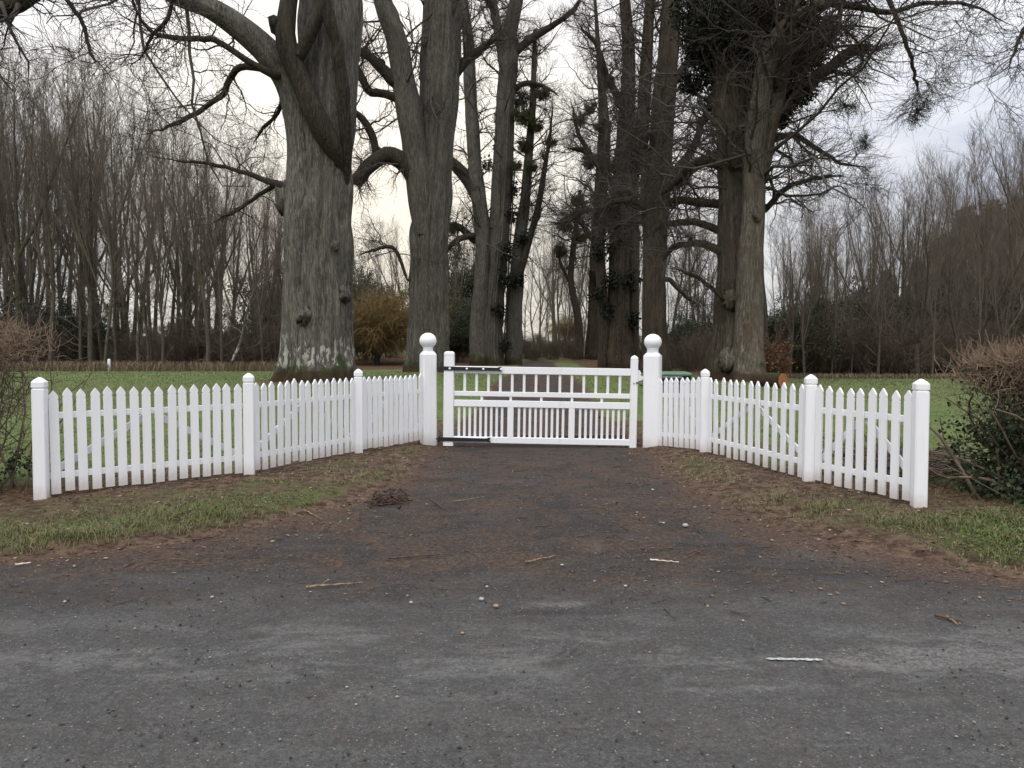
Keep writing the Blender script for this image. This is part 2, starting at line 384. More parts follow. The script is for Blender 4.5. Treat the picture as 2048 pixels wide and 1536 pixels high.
# tarmac: aggregate, worn pale patches, brown silt and old repairs
def tarmac(name):
    m, t, b = newmat(name); k = NT(t); P = k.coord('Object')
    fine = k.noise(P, 150, 2, 0.6); mid = k.noise(P, 34, 5, 0.75); cl = k.noise(P, 7.5, 6, 0.72)
    vv = k.n('ShaderNodeTexVoronoi'); k.l(P, vv.inputs['Vector']); vv.inputs['Scale'].default_value = 80
    vc = k.n('ShaderNodeSeparateColor'); k.l(vv.outputs['Color'], vc.inputs[0])
    sp = k.n('ShaderNodeSeparateXYZ'); k.l(P, sp.inputs[0]); y = sp.outputs[1]
    # aggregate: each stone chip its own grey, dark binder between
    chip = k.math('MULTIPLY', k.math('POWER', vc.outputs[1], 1.6), k.step(vv.outputs['Distance'], 0.62, 0.25))
    grain = k.math('ADD', k.math('MULTIPLY', chip, 0.62), k.math('MULTIPLY', k.step(mid, 0.34, 0.70), 0.38))
    lane = k.mix(grain, (0.050, 0.049, 0.047), (0.168, 0.163, 0.154))
    lane = k.mix(k.math('MULTIPLY', k.step(cl, 0.42, 0.66), 0.45), lane, (0.040, 0.039, 0.037))
    drv = k.mix(grain, (0.022, 0.018, 0.016), (0.105, 0.090, 0.080))
    drv = k.mix(k.math('MULTIPLY', k.step(cl, 0.44, 0.62), 0.5), drv, (0.022, 0.021, 0.021))
    wob = k.math('MULTIPLY', k.math('SUBTRACT', k.noise(k.coord('Object', (.5, 1, 1)), 1.4, 5, .65), 0.5), 2.0)
    c = k.mix(k.step(k.math('ADD', y, wob), 3.8, 5.8), lane, drv)
    # worn pale line along the lane edge, broken up
    band = k.math('MULTIPLY', k.step(k.math('ADD', y, k.math('MULTIPLY', wob, .35)), 3.25, 3.75), k.step(k.math('ADD', y, k.math('MULTIPLY', wob, .35)), 4.5, 4.0))
    worn = k.noise(k.coord('Object', (0.55, 1.3, 1), (2, 5, 0)), 2.4, 7, 0.72, .3)
    c = k.mix(k.math('MULTIPLY', k.math('MULTIPLY', k.step(worn, 0.47, 0.60), k.math('ADD', k.math('MULTIPLY', band, .34), .10)), k.math('ADD', k.math('MULTIPLY', k.step(mid, .35, .6), .6), .4)), c, (0.205, 0.199, 0.189))
    rag = k.math('MULTIPLY', k.math('SUBTRACT', k.noise(P, 6, 7, .78), 0.5), 4.0)
    def patch(px, py, rx_, ry_, col, amt, stripes=0, turn=0.0):
        nonlocal c
        q = ongnd(px, py); mp_ = k.n('ShaderNodeMapping', vector_type='TEXTURE'); k.l(P, mp_.inputs[0]); mp_.inputs['Location'].default_value = (q[0], q[1], 0); mp_.inputs['Rotation'].default_value = (0, 0, turn); mp_.inputs['Scale'].default_value = (rx_, ry_, 10)
        ln_ = k.n('ShaderNodeVectorMath', operation='LENGTH'); k.l(mp_.outputs[0], ln_.inputs[0])
        f_ = k.math('MULTIPLY', k.math('MULTIPLY', k.step(k.math('ADD', ln_.outputs['Value'], rag), 1.35, .15), k.math('ADD', k.math('MULTIPLY', k.step(k.math('ADD', mid, k.math('MULTIPLY', k.math('SUBTRACT', fine, .5), .6)), .38, .62), .75), .15)), amt)
        if stripes:
            sx = k.n('ShaderNodeSeparateXYZ'); k.l(mp_.outputs[0], sx.inputs[0]); f_ = k.math('MULTIPLY', f_, k.step(k.math('SINE', k.math('MULTIPLY', sx.outputs[0], stripes)), -.5, .3))
        c = k.mix(f_, c, col)
    pl = (0.205, 0.200, 0.190)
    patch(1120, 1208, .24, .07, pl, .75); patch(1185, 1092, .12, .18, pl, .6); patch(1680, 1108, .42, .22, (.15, .148, .142), .6); patch(1010, 962, .5, .25, (.13, .115, .105), .5)
    patch(1900, 1318, .75, .16, (.22, .212, .2), .75); patch(280, 1302, .22, .05, pl, .6); patch(1540, 1376, .16, .04, pl, .5); patch(950, 1322, .35, .05, pl, .5); patch(1385, 1380, .12, .03, pl, .6); patch(200, 1240, .5, .2, (.12, .12, .118), .45)
    dk_ = (0.016, 0.016, 0.017)
    patch(1140, 1305, .07, .17, dk_, .75, 9, R(-28)); patch(1305, 1312, .10, .14, dk_, .7, 11, R(-15)); patch(1100, 1226, .5, .05, dk_, .7); patch(330, 1120, .9, .35, dk_, .5); patch(1650, 1150, .9, .3, dk_, .5); patch(160, 1190, .9, .3, dk_, .4)
    # silt and rotted leaf on the mouth of the drive
    reach = k.step(k.math('ADD', y, wob), 4.4, 5.6)
    sn = k.noise(k.coord('Object', (0.9, 1.0, 1), (4, 1, 0)), 1.9, 8, 0.74, 0.6); sf = k.noise(P, 22, 5, 0.78)
    silt = k.math('MULTIPLY', k.step(k.math('ADD', sn, k.math('MULTIPLY', sf, 0.45)), 0.66, 0.86), k.math('ADD', k.math('MULTIPLY', reach, 0.75), 0.14))
    c = k.mix(silt, c, k.mix(k.step(sf, .4, .62), (0.040, 0.027, 0.019), (0.112, 0.074, 0.051)))
    sd = k.attr('silt'); c = k.mix(k.math('MULTIPLY', sd, k.math('ADD', k.math('MULTIPLY', k.step(sf, 0.38, 0.6), 0.6), 0.35)), c, k.mix(k.step(mid, .4, .62), (0.058, 0.034, 0.024), (0.135, 0.082, 0.058)))
    c = k.mix(k.math('MULTIPLY', k.step(vv.outputs['Distance'], 0.45, 0.3), k.step(vc.outputs[0], 0.97, 0.99)), c, (0.27, 0.24, 0.21))
    k.l(c, b.inputs['Base Color']); b.inputs['Roughness'].default_value = 0.88; b.inputs['Specular IOR Level'].default_value = 0.18
    k.bump(k.math('ADD', k.math('MULTIPLY', chip, .6), k.math('ADD', mid, k.math('MULTIPLY', fine, .4))), 0.8, 0.012, b); return m
M['road'] = tarmac('lane_tarmac')
# ground: field grass, mud, leaf litter by what lies there
m, t, b = newmat('ground_cover'); k = NT(t); P = k.coord('Object')
g1 = k.noise(P, 1.2, 5, 0.6); g2 = k.noise(P, 40, 3, 0.7); g3 = k.noise(P, 0.12, 4)
gc = k.mix(k.step(g1, 0.35, 0.65), (0.105, 0.142, 0.046), (0.145, 0.180, 0.064))
gc = k.mix(k.math('MULTIPLY', k.step(g3, 0.45, 0.7), 0.5), gc, (0.145, 0.150, 0.065))
gc = k.mix(k.math('MULTIPLY', k.step(g2, 0.45, 0.65), 0.6), gc, (0.050, 0.060, 0.020))
rough = k.mix(k.step(k.noise(P, 24, 6, 0.78), 0.38, 0.64), (0.038, 0.036, 0.016), (0.135, 0.118, 0.056))
rough = k.mix(k.math('MULTIPLY', k.step(k.noise(P, 3.5, 5, .7), .47, .62), .75), rough, (0.082, 0.108, 0.032))
gc = k.mix(k.attr('verge'), gc, rough)
mud = k.mix(k.step(k.noise(P, 9, 6, 0.7), 0.35, 0.65), (0.045, 0.027, 0.018), (0.145, 0.096, 0.066))
lit = k.mix(k.step(k.noise(P, 14, 5, 0.75), 0.35, 0.65), (0.040, 0.024, 0.014), (0.150, 0.092, 0.052))
c = k.mix(k.step(k.math('ADD', k.attr('mud'), k.math('MULTIPLY', k.math('SUBTRACT', k.noise(P, 6, 5, 0.7), 0.5), 0.9)), 0.35, 0.65), gc, mud)
c = k.mix(k.step(k.math('ADD', k.attr('litter'), k.math('MULTIPLY', k.math('SUBTRACT', k.noise(P, 3, 6, 0.75), 0.5), 1.1)), 0.38, 0.62), c, lit)
k.l(c, b.inputs['Base Color']); b.inputs['Roughness'].default_value = 0.95; b.inputs['Specular IOR Level'].default_value = 0.15
k.bump(k.noise(P, 30, 5, 0.75), 0.8, 0.03, b); M['ground'] = m

# ------------------------------------------------------------------ where fence posts stand (base pixels -> ground)
PZ = 0.05
FL = [ongnd(*p, PZ) for p in ((84, 999), (499, 952), (717, 908))]
GL = at(857, 880, 12.45); GL[2] = 0.05
FR = [ongnd(*p, PZ) for p in ((1837, 1018), (1617, 968), (1408, 908))]
GR = at(1304, 880, 12.15); GR[2] = 0.0
def seg_dist(x, y, pts):
    d = np.full(np.shape(x), 1e9)
    for a, b_ in zip(pts[:-1], pts[1:]):
        ax, ay, bx, by = a[0], a[1], b_[0], b_[1]; L = (bx - ax) ** 2 + (by - ay) ** 2
        t_ = np.clip(((x - ax) * (bx - ax) + (y - ay) * (by - ay)) / L, 0, 1)
        d = np.minimum(d, np.hypot(x - ax - t_ * (bx - ax), y - ay - t_ * (by - ay)))
    return d
HEDGE_L = [(-5.2, 8.15), (-6.5, 7.7), (-9, 7.4), (-14, 7.2)]
HEDGE_R = [(4.95, 8.0), (5.5, 7.6), (8.5, 7.2), (14, 7.0)]
TREES = {}   # name -> (x, y) feet of the avenue trees, filled below for the litter mask
for nm, px, Y in (('L1', 632, 24), ('L2', 858, 38), ('L3', 985, 56), ('R1', 1485, 26), ('R2', 1312, 40), ('R3', 1245, 52), ('R4', 1195, 66)):
    TREES[nm] = (float(at(px, 700, Y)[0]), Y)
def verge(x, y):                          # 1 on the rough verge this side of the fences
    f = np.interp(x, [p[0] for p in FL] + [GL[0], GR[0]] + [p[0] for p in FR[::-1]], [p[1] for p in FL] + [GL[1], GR[1]] + [p[1] for p in FR[::-1]])
    return np.clip((f + .1 - y) / .25, 0, 1)
def masks(x, y):
    s = edge_dist(x, y)
    fl = np.minimum(seg_dist(x, y, FL + [GL]), seg_dist(x, y, FR + [GR]))
    mud = np.clip(1.3 - fl / 0.42, 0, 1)
    mud = np.maximum(mud, np.clip(1.1 - s / 0.5, 0, 1) * np.where(y < 15, 1.0, 0.75))
    mud = np.maximum(mud, np.where((y > 10.6) & (y < 15) & (s < 0.9), 0.62, 0))
    patch = np.clip((fbm(x * 0.9 + 3, y * 0.9) - 0.45) * 5, 0, 1)
    mud = np.maximum(mud, np.where(y < 13, 0.50 + patch * 0.35, 0) * np.clip(2.2 - fl, 0, 1) * np.where((x > 3.6) & (y < 7.5), .8, 1))
    lit = np.zeros_like(x)
    for nm, (tx, ty) in TREES.items(): lit = np.maximum(lit, np.clip(1.25 - np.hypot(x - tx, y - ty) / 3.4, 0, 1) * 0.75)
    lit = np.maximum(lit, np.clip(1 - np.minimum(seg_dist(x, y, HEDGE_L), seg_dist(x, y, HEDGE_R)) / 1.1, 0, 1))
    yl = np.interp(x, [-60, -10, -4, 0], [38.5, 40.5, 46, 60]); yr = np.interp(x, [3, 9, 20, 60], [50, 33, 31.5, 29])
    lit = np.maximum(lit, ((x < -2.5) * np.clip((y - yl) / 1.2, 0, 1) + (x > 5) * np.clip((y - yr) / 1.5, 0, 1)) * np.clip((72 - y) / 4, 0, 1))
    lit = np.maximum(lit, np.clip(1 - s / 0.9, 0, 1) * (y > 13) * 0.62)
    lit = np.maximum(lit, .50 * (y > 58) * (y < 110) * np.clip((16 - np.abs(x)) / 3, 0, 1))
    return mud, lit

# ------------------------------------------------------------------ setting: ground, lane, drive
def lines(*segs):
    o = []
    for a, b_, n in segs: o += list(np.linspace(a, b_, n, endpoint=False))
    return np.array(o)
gx = lines((-1500, -200, 12), (-200, -60, 20), (-60, -16, 60), (-16, -7, 60), (-7, 7, 230), (7, 16, 60), (16, 60, 60), (60, 200, 20), (200, 1501, 13))
gy = lines((-300, -40, 8), (-40, -3, 12), (-3, 4.2, 10), (4.2, 13.5, 165), (13.5, 30, 110), (30, 70, 90), (70, 200, 50), (200, 1201, 20))
X, Yg = np.meshgrid(gx, gy); Z = ground_h(X, Yg); mu, li = masks(X, Yg)
nx, ny = len(gx), len(gy); idx = np.arange(nx * ny).reshape(ny, nx)
Q = np.stack([idx[:-1, :-1], idx[:-1, 1:], idx[1:, 1:], idx[1:, :-1]], -1).reshape(-1, 4)
gnd = obj('ground', mesh('ground', np.stack([X, Yg, Z], -1).reshape(-1, 3), Q, attrs={'mud': mu.ravel(), 'litter': li.ravel(), 'verge': verge(X, Yg).ravel()}), M['ground'])
tag(gnd, kind='structure')
# lane with the mouth of the drive, and the drive going on past the gate, one tarmac sheet
rx = lines((-300, -20, 20), (-20, -7, 26), (-7, 7.0001, 140), (7, 20, 26), (20, 301, 21)); ry = lines((-2.6, 4, 30), (4, 13, 110))
X, Yg = np.meshgrid(rx, ry); s = -edge_dist(X, Yg)
camber = (fbm(X * 0.8, Yg * 0.8, 3) - 0.5) * 0.012
Z = camber + np.where(s < -0.35, -0.12, 0)
silt = np.clip(1 - (s + (fbm(X * 3, Yg * 3) - 0.5) * 0.5) / 0.42, 0, 1) * (Yg > 3.0)
nx, ny = len(rx), len(ry); idx = np.arange(nx * ny).reshape(ny, nx)
Q = np.stack([idx[:-1, :-1], idx[:-1, 1:], idx[1:, 1:], idx[1:, :-1]], -1).reshape(-1, 4)
tag(obj('road', mesh('road', np.stack([X, Yg, Z], -1).reshape(-1, 3), Q, attrs={'silt': silt.ravel()}), M['road']), kind='structure')
dy = lines((12.9, 30, 60), (30, 62, 40)); du = np.linspace(-1.62, 1.62, 14)
U, Yg = np.meshgrid(du, dy); X = U + drive_c(Yg); Z = base_h(X, Yg) + 0.006
silt = np.clip((np.abs(U) - 0.95) / 0.5, 0, 1) + np.clip(1 - np.abs(U) / 0.35, 0, 1) * 0.9 + (fbm(X * 3, Yg * 3) - 0.5) * .6
nx, ny = len(du), len(dy); idx = np.arange(nx * ny).reshape(ny, nx)
Q = np.stack([idx[:-1, :-1], idx[:-1, 1:], idx[1:, 1:], idx[1:, :-1]], -1).reshape(-1, 4)
tag(obj('driveway', mesh('driveway', np.stack([X, Yg, Z], -1).reshape(-1, 3), Q, attrs={'silt': silt.clip(0, 1).ravel()}), M['road']), kind='structure')
# short stroke of white paint left on the lane
a = ongnd(1532, 1321); b_ = ongnd(1645, 1323); mb = MB()
prof = []
for i in range(13):
    t_ = i / 12; wv = 0.013 + 0.004 * math.sin(i * 2.3) - (0.008 if i in (0, 12) else 0)
    prof.append((a[0] + (b_[0] - a[0]) * t_, a[1] + (b_[1] - a[1]) * t_, wv))
v = [(x, y - h, 0.0105) for x, y, h in prof] + [(x, y + h, 0.0105) for x, y, h in prof]
mb.add(v, [[i, i + 1, 14 + i, 13 + i] for i in range(12)])
tag(obj('road_marking', mb.mesh('road_marking'), flat('road_paint', (0.36, 0.36, 0.345), 0.8, 0.5, 60)), kind='structure')

# ------------------------------------------------------------------ fences
PW, PH = 0.088, 1.09
def picket_mesh():
    h, q = PW / 2, PH
    pts = [(-h, 0), (h, 0), (h, q - .105), (h - .010, q - .098), (h, q - .090), (h, q - .062), (h - .012, q - .042), (0, q), (-h + .012, q - .042), (-h, q - .062), (-h, q - .090), (-h + .010, q - .098), (-h, q - .105)]
    mb = MB(); mb.prism(pts, -0.011, 0.011); return mb.mesh('picket')
PICKET = picket_mesh()
def post_meshes(s=0.062, h=1.27):
    a = MB(); a.stack((0, 0, 0), [(-0.35, s, s), (h - .125, s, s), (h - .119, s - .008, s - .008), (h - .109, s - .008, s - .008)], 0.010)
    c = MB(); c.stack((0, 0, 0), [(h - .109, s - .008, s - .008), (h - .103, s + .001, s + .001), (h - .05, s + .001, s + .001), (h - .028, s * .74, s * .74), (h - .008, s * .36, s * .36), (h, .008, .008)], 0.010)
    return a.mesh('post'), c.mesh('cap')
POST, CAP = post_meshes()
def fence(name, label, pts, counts, group):
    root = thing(name, (0, 0, 0), label, 'fence', group)
    g = random.Random(len(label))
    dirs = [Vector((b_[0] - a[0], b_[1] - a[1], 0)).normalized() for a, b_ in zip(pts[:-1], pts[1:])]
    n_in = len(pts) - 1
    for i in range(n_in):                                  # every post but the gatepost
        d = dirs[i] if i == 0 else (dirs[i - 1] + dirs[i]).normalized()
        p = obj('post', POST, M['white_foot'], root, tuple(pts[i])); p.rotation_euler = (g.gauss(0, .006), g.gauss(0, .006), R(14) if d.x > 0 else R(-9))
        obj('cap', CAP, M['white'], p)
    for i in range(n_in):
        a, b_ = Vector(pts[i]), Vector(pts[i + 1]); d = b_ - a; L = d.length; u = d.normalized()
        slope = math.atan2(d.z, math.hypot(d.x, d.y)); az = math.atan2(d.y, d.x)
        nrm = Vector((u.y, -u.x, 0)).normalized()           # towards the lane
        if nrm.y > 0: nrm = -nrm
        flip = 0 if (Vector((u.y, -u.x, 0)).y < 0) else math.pi
        e0, e1 = 0.066, (0.066 if i < n_in - 1 else 0.15)
        back = -nrm * 0.030
        for zr in (0.235, 0.865):
            mb = MB(); mb.box((0, 0, 0), (L - e0 - e1 + .02, 0.030, 0.068), 0.004)
            o = obj('rail', mb.mesh('rail'), M['white'], root, tuple(a + u * (e0 + (L - e0 - e1) / 2) + back + Vector((0, 0, zr)))); o.rotation_euler = (0, -slope, az)
        # two braces leaning to the middle of the panel
        for sgn in (-1, 1):
            span = (L - e0 - e1) * 0.47; ln = math.hypot(span, .56); mb = MB()
            mb.box((0, 0, 0), (ln - .06, 0.024, 0.075), 0.004)
            o = obj('brace', mb.mesh('brace'), M['white'], root, tuple(a + u * (e0 + (L - e0 - e1) / 2 + sgn * span / 2 * 1.04) - nrm * 0.0595 + Vector((0, 0, 0.55))))
            o.rotation_euler = (0, sgn * math.atan2(.56, span), az)
        n = counts[i]; step = (L - e0 - e1) / n
        for j in range(n):
            s_ = e0 + step * (j + .5) + g.gauss(0, .003)
            pos = a + u * s_ + Vector((0, 0, 0.055 + g.gauss(0, .006))) - nrm * 0.003
            o = obj('picket', PICKET, M['white_foot'], root, tuple(pos)); o.rotation_euler = (g.gauss(0, .005), g.gauss(0, .0045), az + flip + g.gauss(0, .02))
            o.scale = (1, 1, 1 + g.gauss(0, .004))
    return root
fence('picket_fence', 'long white picket fence with three posts running from the hedge to the hinge gatepost', FL + [GL], (16, 15, 12), 'picket fences flanking the gate')
fence('picket_fence', 'shorter white picket fence running from the latch gatepost to the tan clipped hedge', FR + [GR], (9, 13, 8), 'picket fences flanking the gate')

# ------------------------------------------------------------------ gateposts with ball finials
def gatepost(base, s, h, ball, rz, label):
    root = thing('gatepost', tuple(base), label, 'gatepost', 'gateposts with ball finials', rz)
    mb = MB(); mb.stack((0, 0, 0), [(-.4, s, s), (.02, s, s), (h, s, s), (h + .055, s * .70, s * .70)], 0.022); obj('shaft', mb.mesh('shaft'), M['white_foot'], root)
    mb = MB(); mb.lathe((0, 0, h + .052), [(s * .70, 0), (s * .72, .012), (s * .70, .06), (s * .76, .075)], 28); nk = obj('neck', mb.mesh('neck', True), M['white'], root)
    mb = MB(); pr = [(s * .74, 0.0)]
    for i in range(1, 15):
        a = math.pi * (0.20 + 0.80 * i / 14); pr.append((max(.004, ball * math.sin(a)), ball * .92 * (math.cos(math.pi * .2) - math.cos(a))))
    mb.lathe((0, 0, h + .125), pr, 32); obj('ball_finial', mb.mesh('ball_finial', True), M['white'], root)
    return root
gatepost(GL, 0.118, 1.475, 0.142, R(24), 'white ball-topped gatepost carrying the black hinges, at the longer fence')
gp = gatepost(GR, 0.130, 1.50, 0.142, R(-22), 'white ball-topped gatepost on the latch side, beside the shorter fence')
mb = MB(); mb.box((0, 0, 0), (.05, .35, .86), .006); o = obj('stop_board', mb.mesh('stop_board'), M['white'], gp, (-.06, .36, .62)); o.rotation_euler[2] = R(10)

# ------------------------------------------------------------------ gate
YG = 12.3
A0 = at(887, 891, YG); A1 = at(1272, 897, YG - 0.12)
gw = float(np.hypot(A1[0] - A0[0], A1[1] - A0[1]))
gate = thing('gate', (A0[0], A0[1], 0.02), 'wide white timber gate with barred panels and black strap hinges', 'gate', None, math.atan2(A1[1] - A0[1], A1[0] - A0[0]))
gate.rotation_euler[1] = R(0.85)
PXM = gw / 385.0                         # metres for a pixel of the photograph at the gate
def gzp(py): return (891 - py) * PXM
def gxp(px): return (px - 887) * PXM
def gpart(name, x0, x1, y0, y1, d, yoff=0, bev=.004, parent=None, mat='white'):
    mb = MB(); c = (gxp((x0 + x1) / 2), yoff, gzp((y0 + y1) / 2)); mb.box((0, 0, 0), (abs(x1 - x0) * PXM, d, abs(y1 - y0) * PXM), bev)
    return obj(name, mb.mesh(name), M[mat], parent or gate, c)
def stile(x0, x1, top, low, d, round_):
    hx = (x1 - x0) / 2 * PXM; hy = d / 2; z1 = gzp(top); mb = MB()
    if round_:
        r_ = [(gzp(low), hx, hy), (z1 - .085, hx, hy), (z1 - .081, hx - .006, hy - .006), (z1 - .076, hx - .006, hy - .006), (z1 - .072, hx, hy), (z1 - .03, hx, hy), (z1 - .008, hx * .8, hy * .8), (z1, hx * .55, hy * .55)]
    else:
        r_ = [(gzp(low), hx, hy), (z1 - .075, hx, hy), (z1 - .071, hx - .005, hy - .005), (z1 - .066, hx - .005, hy - .005), (z1 - .062, hx, hy), (z1 - .04, hx * .95, hy * .95), (z1 - .015, hx * .6, hy * .6), (z1, hx * .12, hy * .12)]
    mb.stack((0, 0, 0), r_, .008); return obj('stile', mb.mesh('stile'), M['white'], gate, (gxp((x0 + x1) / 2), 0, 0))
stile(887, 907, 702, 891, .13, True); st = stile(1258, 1272, 704.5, 891.5, .11, False)
RW = .075
gpart('rail', 907, 1258, 731, 745, RW); gpart('rail', 907, 1258, 781, 790.5, RW * .8); gpart('rail', 907, 1258, 798.5, 811.5, RW); gpart('rail', 907, 1258, 872, 884, RW)
gpart('mullion', 1015, 1027, 811.5, 872, RW * .95); gpart('mullion', 1137, 1149, 811.5, 872, RW * .95)
for i in range(14): x = 928.5 + i * 23.75; gpart('baluster', x - 2.6, x + 2.6, 745, 781, .034)
for x in (963, 1021, 1082, 1143, 1202): gpart('spacer', x - 2.5, x + 2.5, 790.5, 798.5, .040)
for x0, x1 in ((907, 1015), (1027, 1137), (1149, 1258)):
    for i in range(9): x = x0 + (x1 - x0) * (i + 1) / 10; gpart('bar', x - 2.5, x + 2.5, 811.5, 872, .034)
def strap(y, xe, bolts):
    pts = [(gxp(880), gzp(y + 4)), (gxp(xe - 8), gzp(y + 3.2)), (gxp(xe - 6), gzp(y + 4.6)), (gxp(xe), gzp(y + 4.6)), (gxp(xe - 3), gzp(y)), (gxp(xe), gzp(y - 4.6)), (gxp(xe - 6), gzp(y - 4.6)), (gxp(xe - 8), gzp(y - 3.2)), (gxp(880), gzp(y - 4))]
    mb = MB(); mb.prism(pts, -.0765, -.066); h = obj('strap_hinge', mb.mesh('strap_hinge'), M['iron'], gate)
    mb = MB(); mb.lathe((0, 0, 0), [(.017, -.05), (.02, -.045), (.02, .045), (.017, .05)], 12); obj('hinge_knuckle', mb.mesh('hinge_knuckle', True), M['iron'], h, (gxp(879), -.055, gzp(y)))
    mb = MB(); mb.box((0, 0, 0), (.06, .022, .022), .002); obj('hinge_pin', mb.mesh('hinge_pin'), M['iron'], h, (gxp(876), -.045, gzp(y)))
    for x in bolts:
        mb = MB(); mb.lathe((0, 0, 0), [(.019, 0), (.019, .004), (.014, .010), (.004, .013)], 12); o = obj('bolt', mb.mesh('bolt', True), M['white'], h, (gxp(x), -.0765, gzp(y))); o.rotation_euler[0] = R(90)
strap(736, 1003, (899, 933, 966, 1001)); strap(877.5, 983, ())
# fill behind the straps, where they stand clear of the thinner rails
for y, xe in ((736, 1003), (877.5, 983)): gpart('packing', 907.4, xe - 9, y - 2.6, y + 2.6, .026, -.052)
pts = [(gxp(1272), gzp(733)), (gxp(1276), gzp(734)), (gxp(1279), gzp(740)), (gxp(1277), gzp(744)), (gxp(1284), gzp(746)), (gxp(1286), gzp(751)), (gxp(1272), gzp(756))]
mb = MB(); mb.prism(pts[::-1], -.02, .03); obj('bracket', mb.mesh('bracket'), M['white'], gate)
lt = gpart('latch', 1268, 1285, 757, 760, .02, -.062, .002, None, 'galv'); mb = MB(); mb.box((0, 0, 0), (.10, .018, .022), .002); o = obj('latch_hook', mb.mesh('latch_hook'), M['iron'], gate, (gxp(1281), -.02, gzp(764))); o.rotation_euler[1] = R(18)
mb = MB(); mb.lathe((0, 0, 0), [(.012, 0), (.012, .006), (.004, .009)], 10); o = obj('bolt', mb.mesh('bolt', True), M['galv'], gate, (gxp(1264), -.055, gzp(760))); o.rotation_euler[0] = R(90)
# timber sill under the gate
mb = MB(); mb.box((0, 0, 0), (3.0, .14, .10), .01)
tag(obj('timber_sill', mb.mesh('timber_sill'), flat('wet_timber', (0.085, 0.070, 0.055), .9, .4, 12), None, (0.42, 13.0, 0.075)), 'dark wet timber lying across the drive under the gate', 'timber')

# ------------------------------------------------------------------ avenue limes
def noise_ring(n, k, L, seed, amp, lobes=0, flare=None):
    g = np.random.default_rng(seed); a = 2 * np.pi * np.arange(k) / k; s = np.linspace(0, L, n)[:, None]; o = np.ones((n, k))
    for m_ in range(2, 12):
        o += amp / m_ ** 0.7 * np.sin(m_ * a[None, :] + g.random() * 6.28 + s * g.normal() * (0.5 if m_ < 8 else .25) + np.sin(s * g.random() * 1.5 + g.random() * 6)) * (0.6 + 0.5 * np.sin(s * (0.5 + g.random()) + g.random() * 6))
    o += 0.5 * amp * np.sin(s * 2.3 + g.random() * 6) * np.sin(2 * a + g.random() * 6)[None, :]
    if k >= 26:
        for m_ in range(13, min(30, k // 3)):
            o += amp * .22 * np.sin(m_ * a[None, :] + g.random() * 6.28 + np.cumsum(np.sin(s * g.uniform(.6, 2) + g.random() * 6), 0) * .05) * (0.35 + np.abs(np.sin(s * g.uniform(.4, 1.4) + g.random() * 6)))
    if lobes:
        z = s; o += np.exp(-z / 0.6) * 0.20 * np.sin(lobes * a + g.random() * 6)[None, :] + np.exp(-z / 0.3) * .14
        o -= 0.10 * np.exp(-((np.mod(a - g.random() * 6.28 + np.pi, 2 * np.pi) - np.pi)[None, :] / .16) ** 2) + 0.08 * np.exp(-((np.mod(a - g.random() * 6.28 + np.pi, 2 * np.pi) - np.pi)[None, :] / .13) ** 2)
    return o
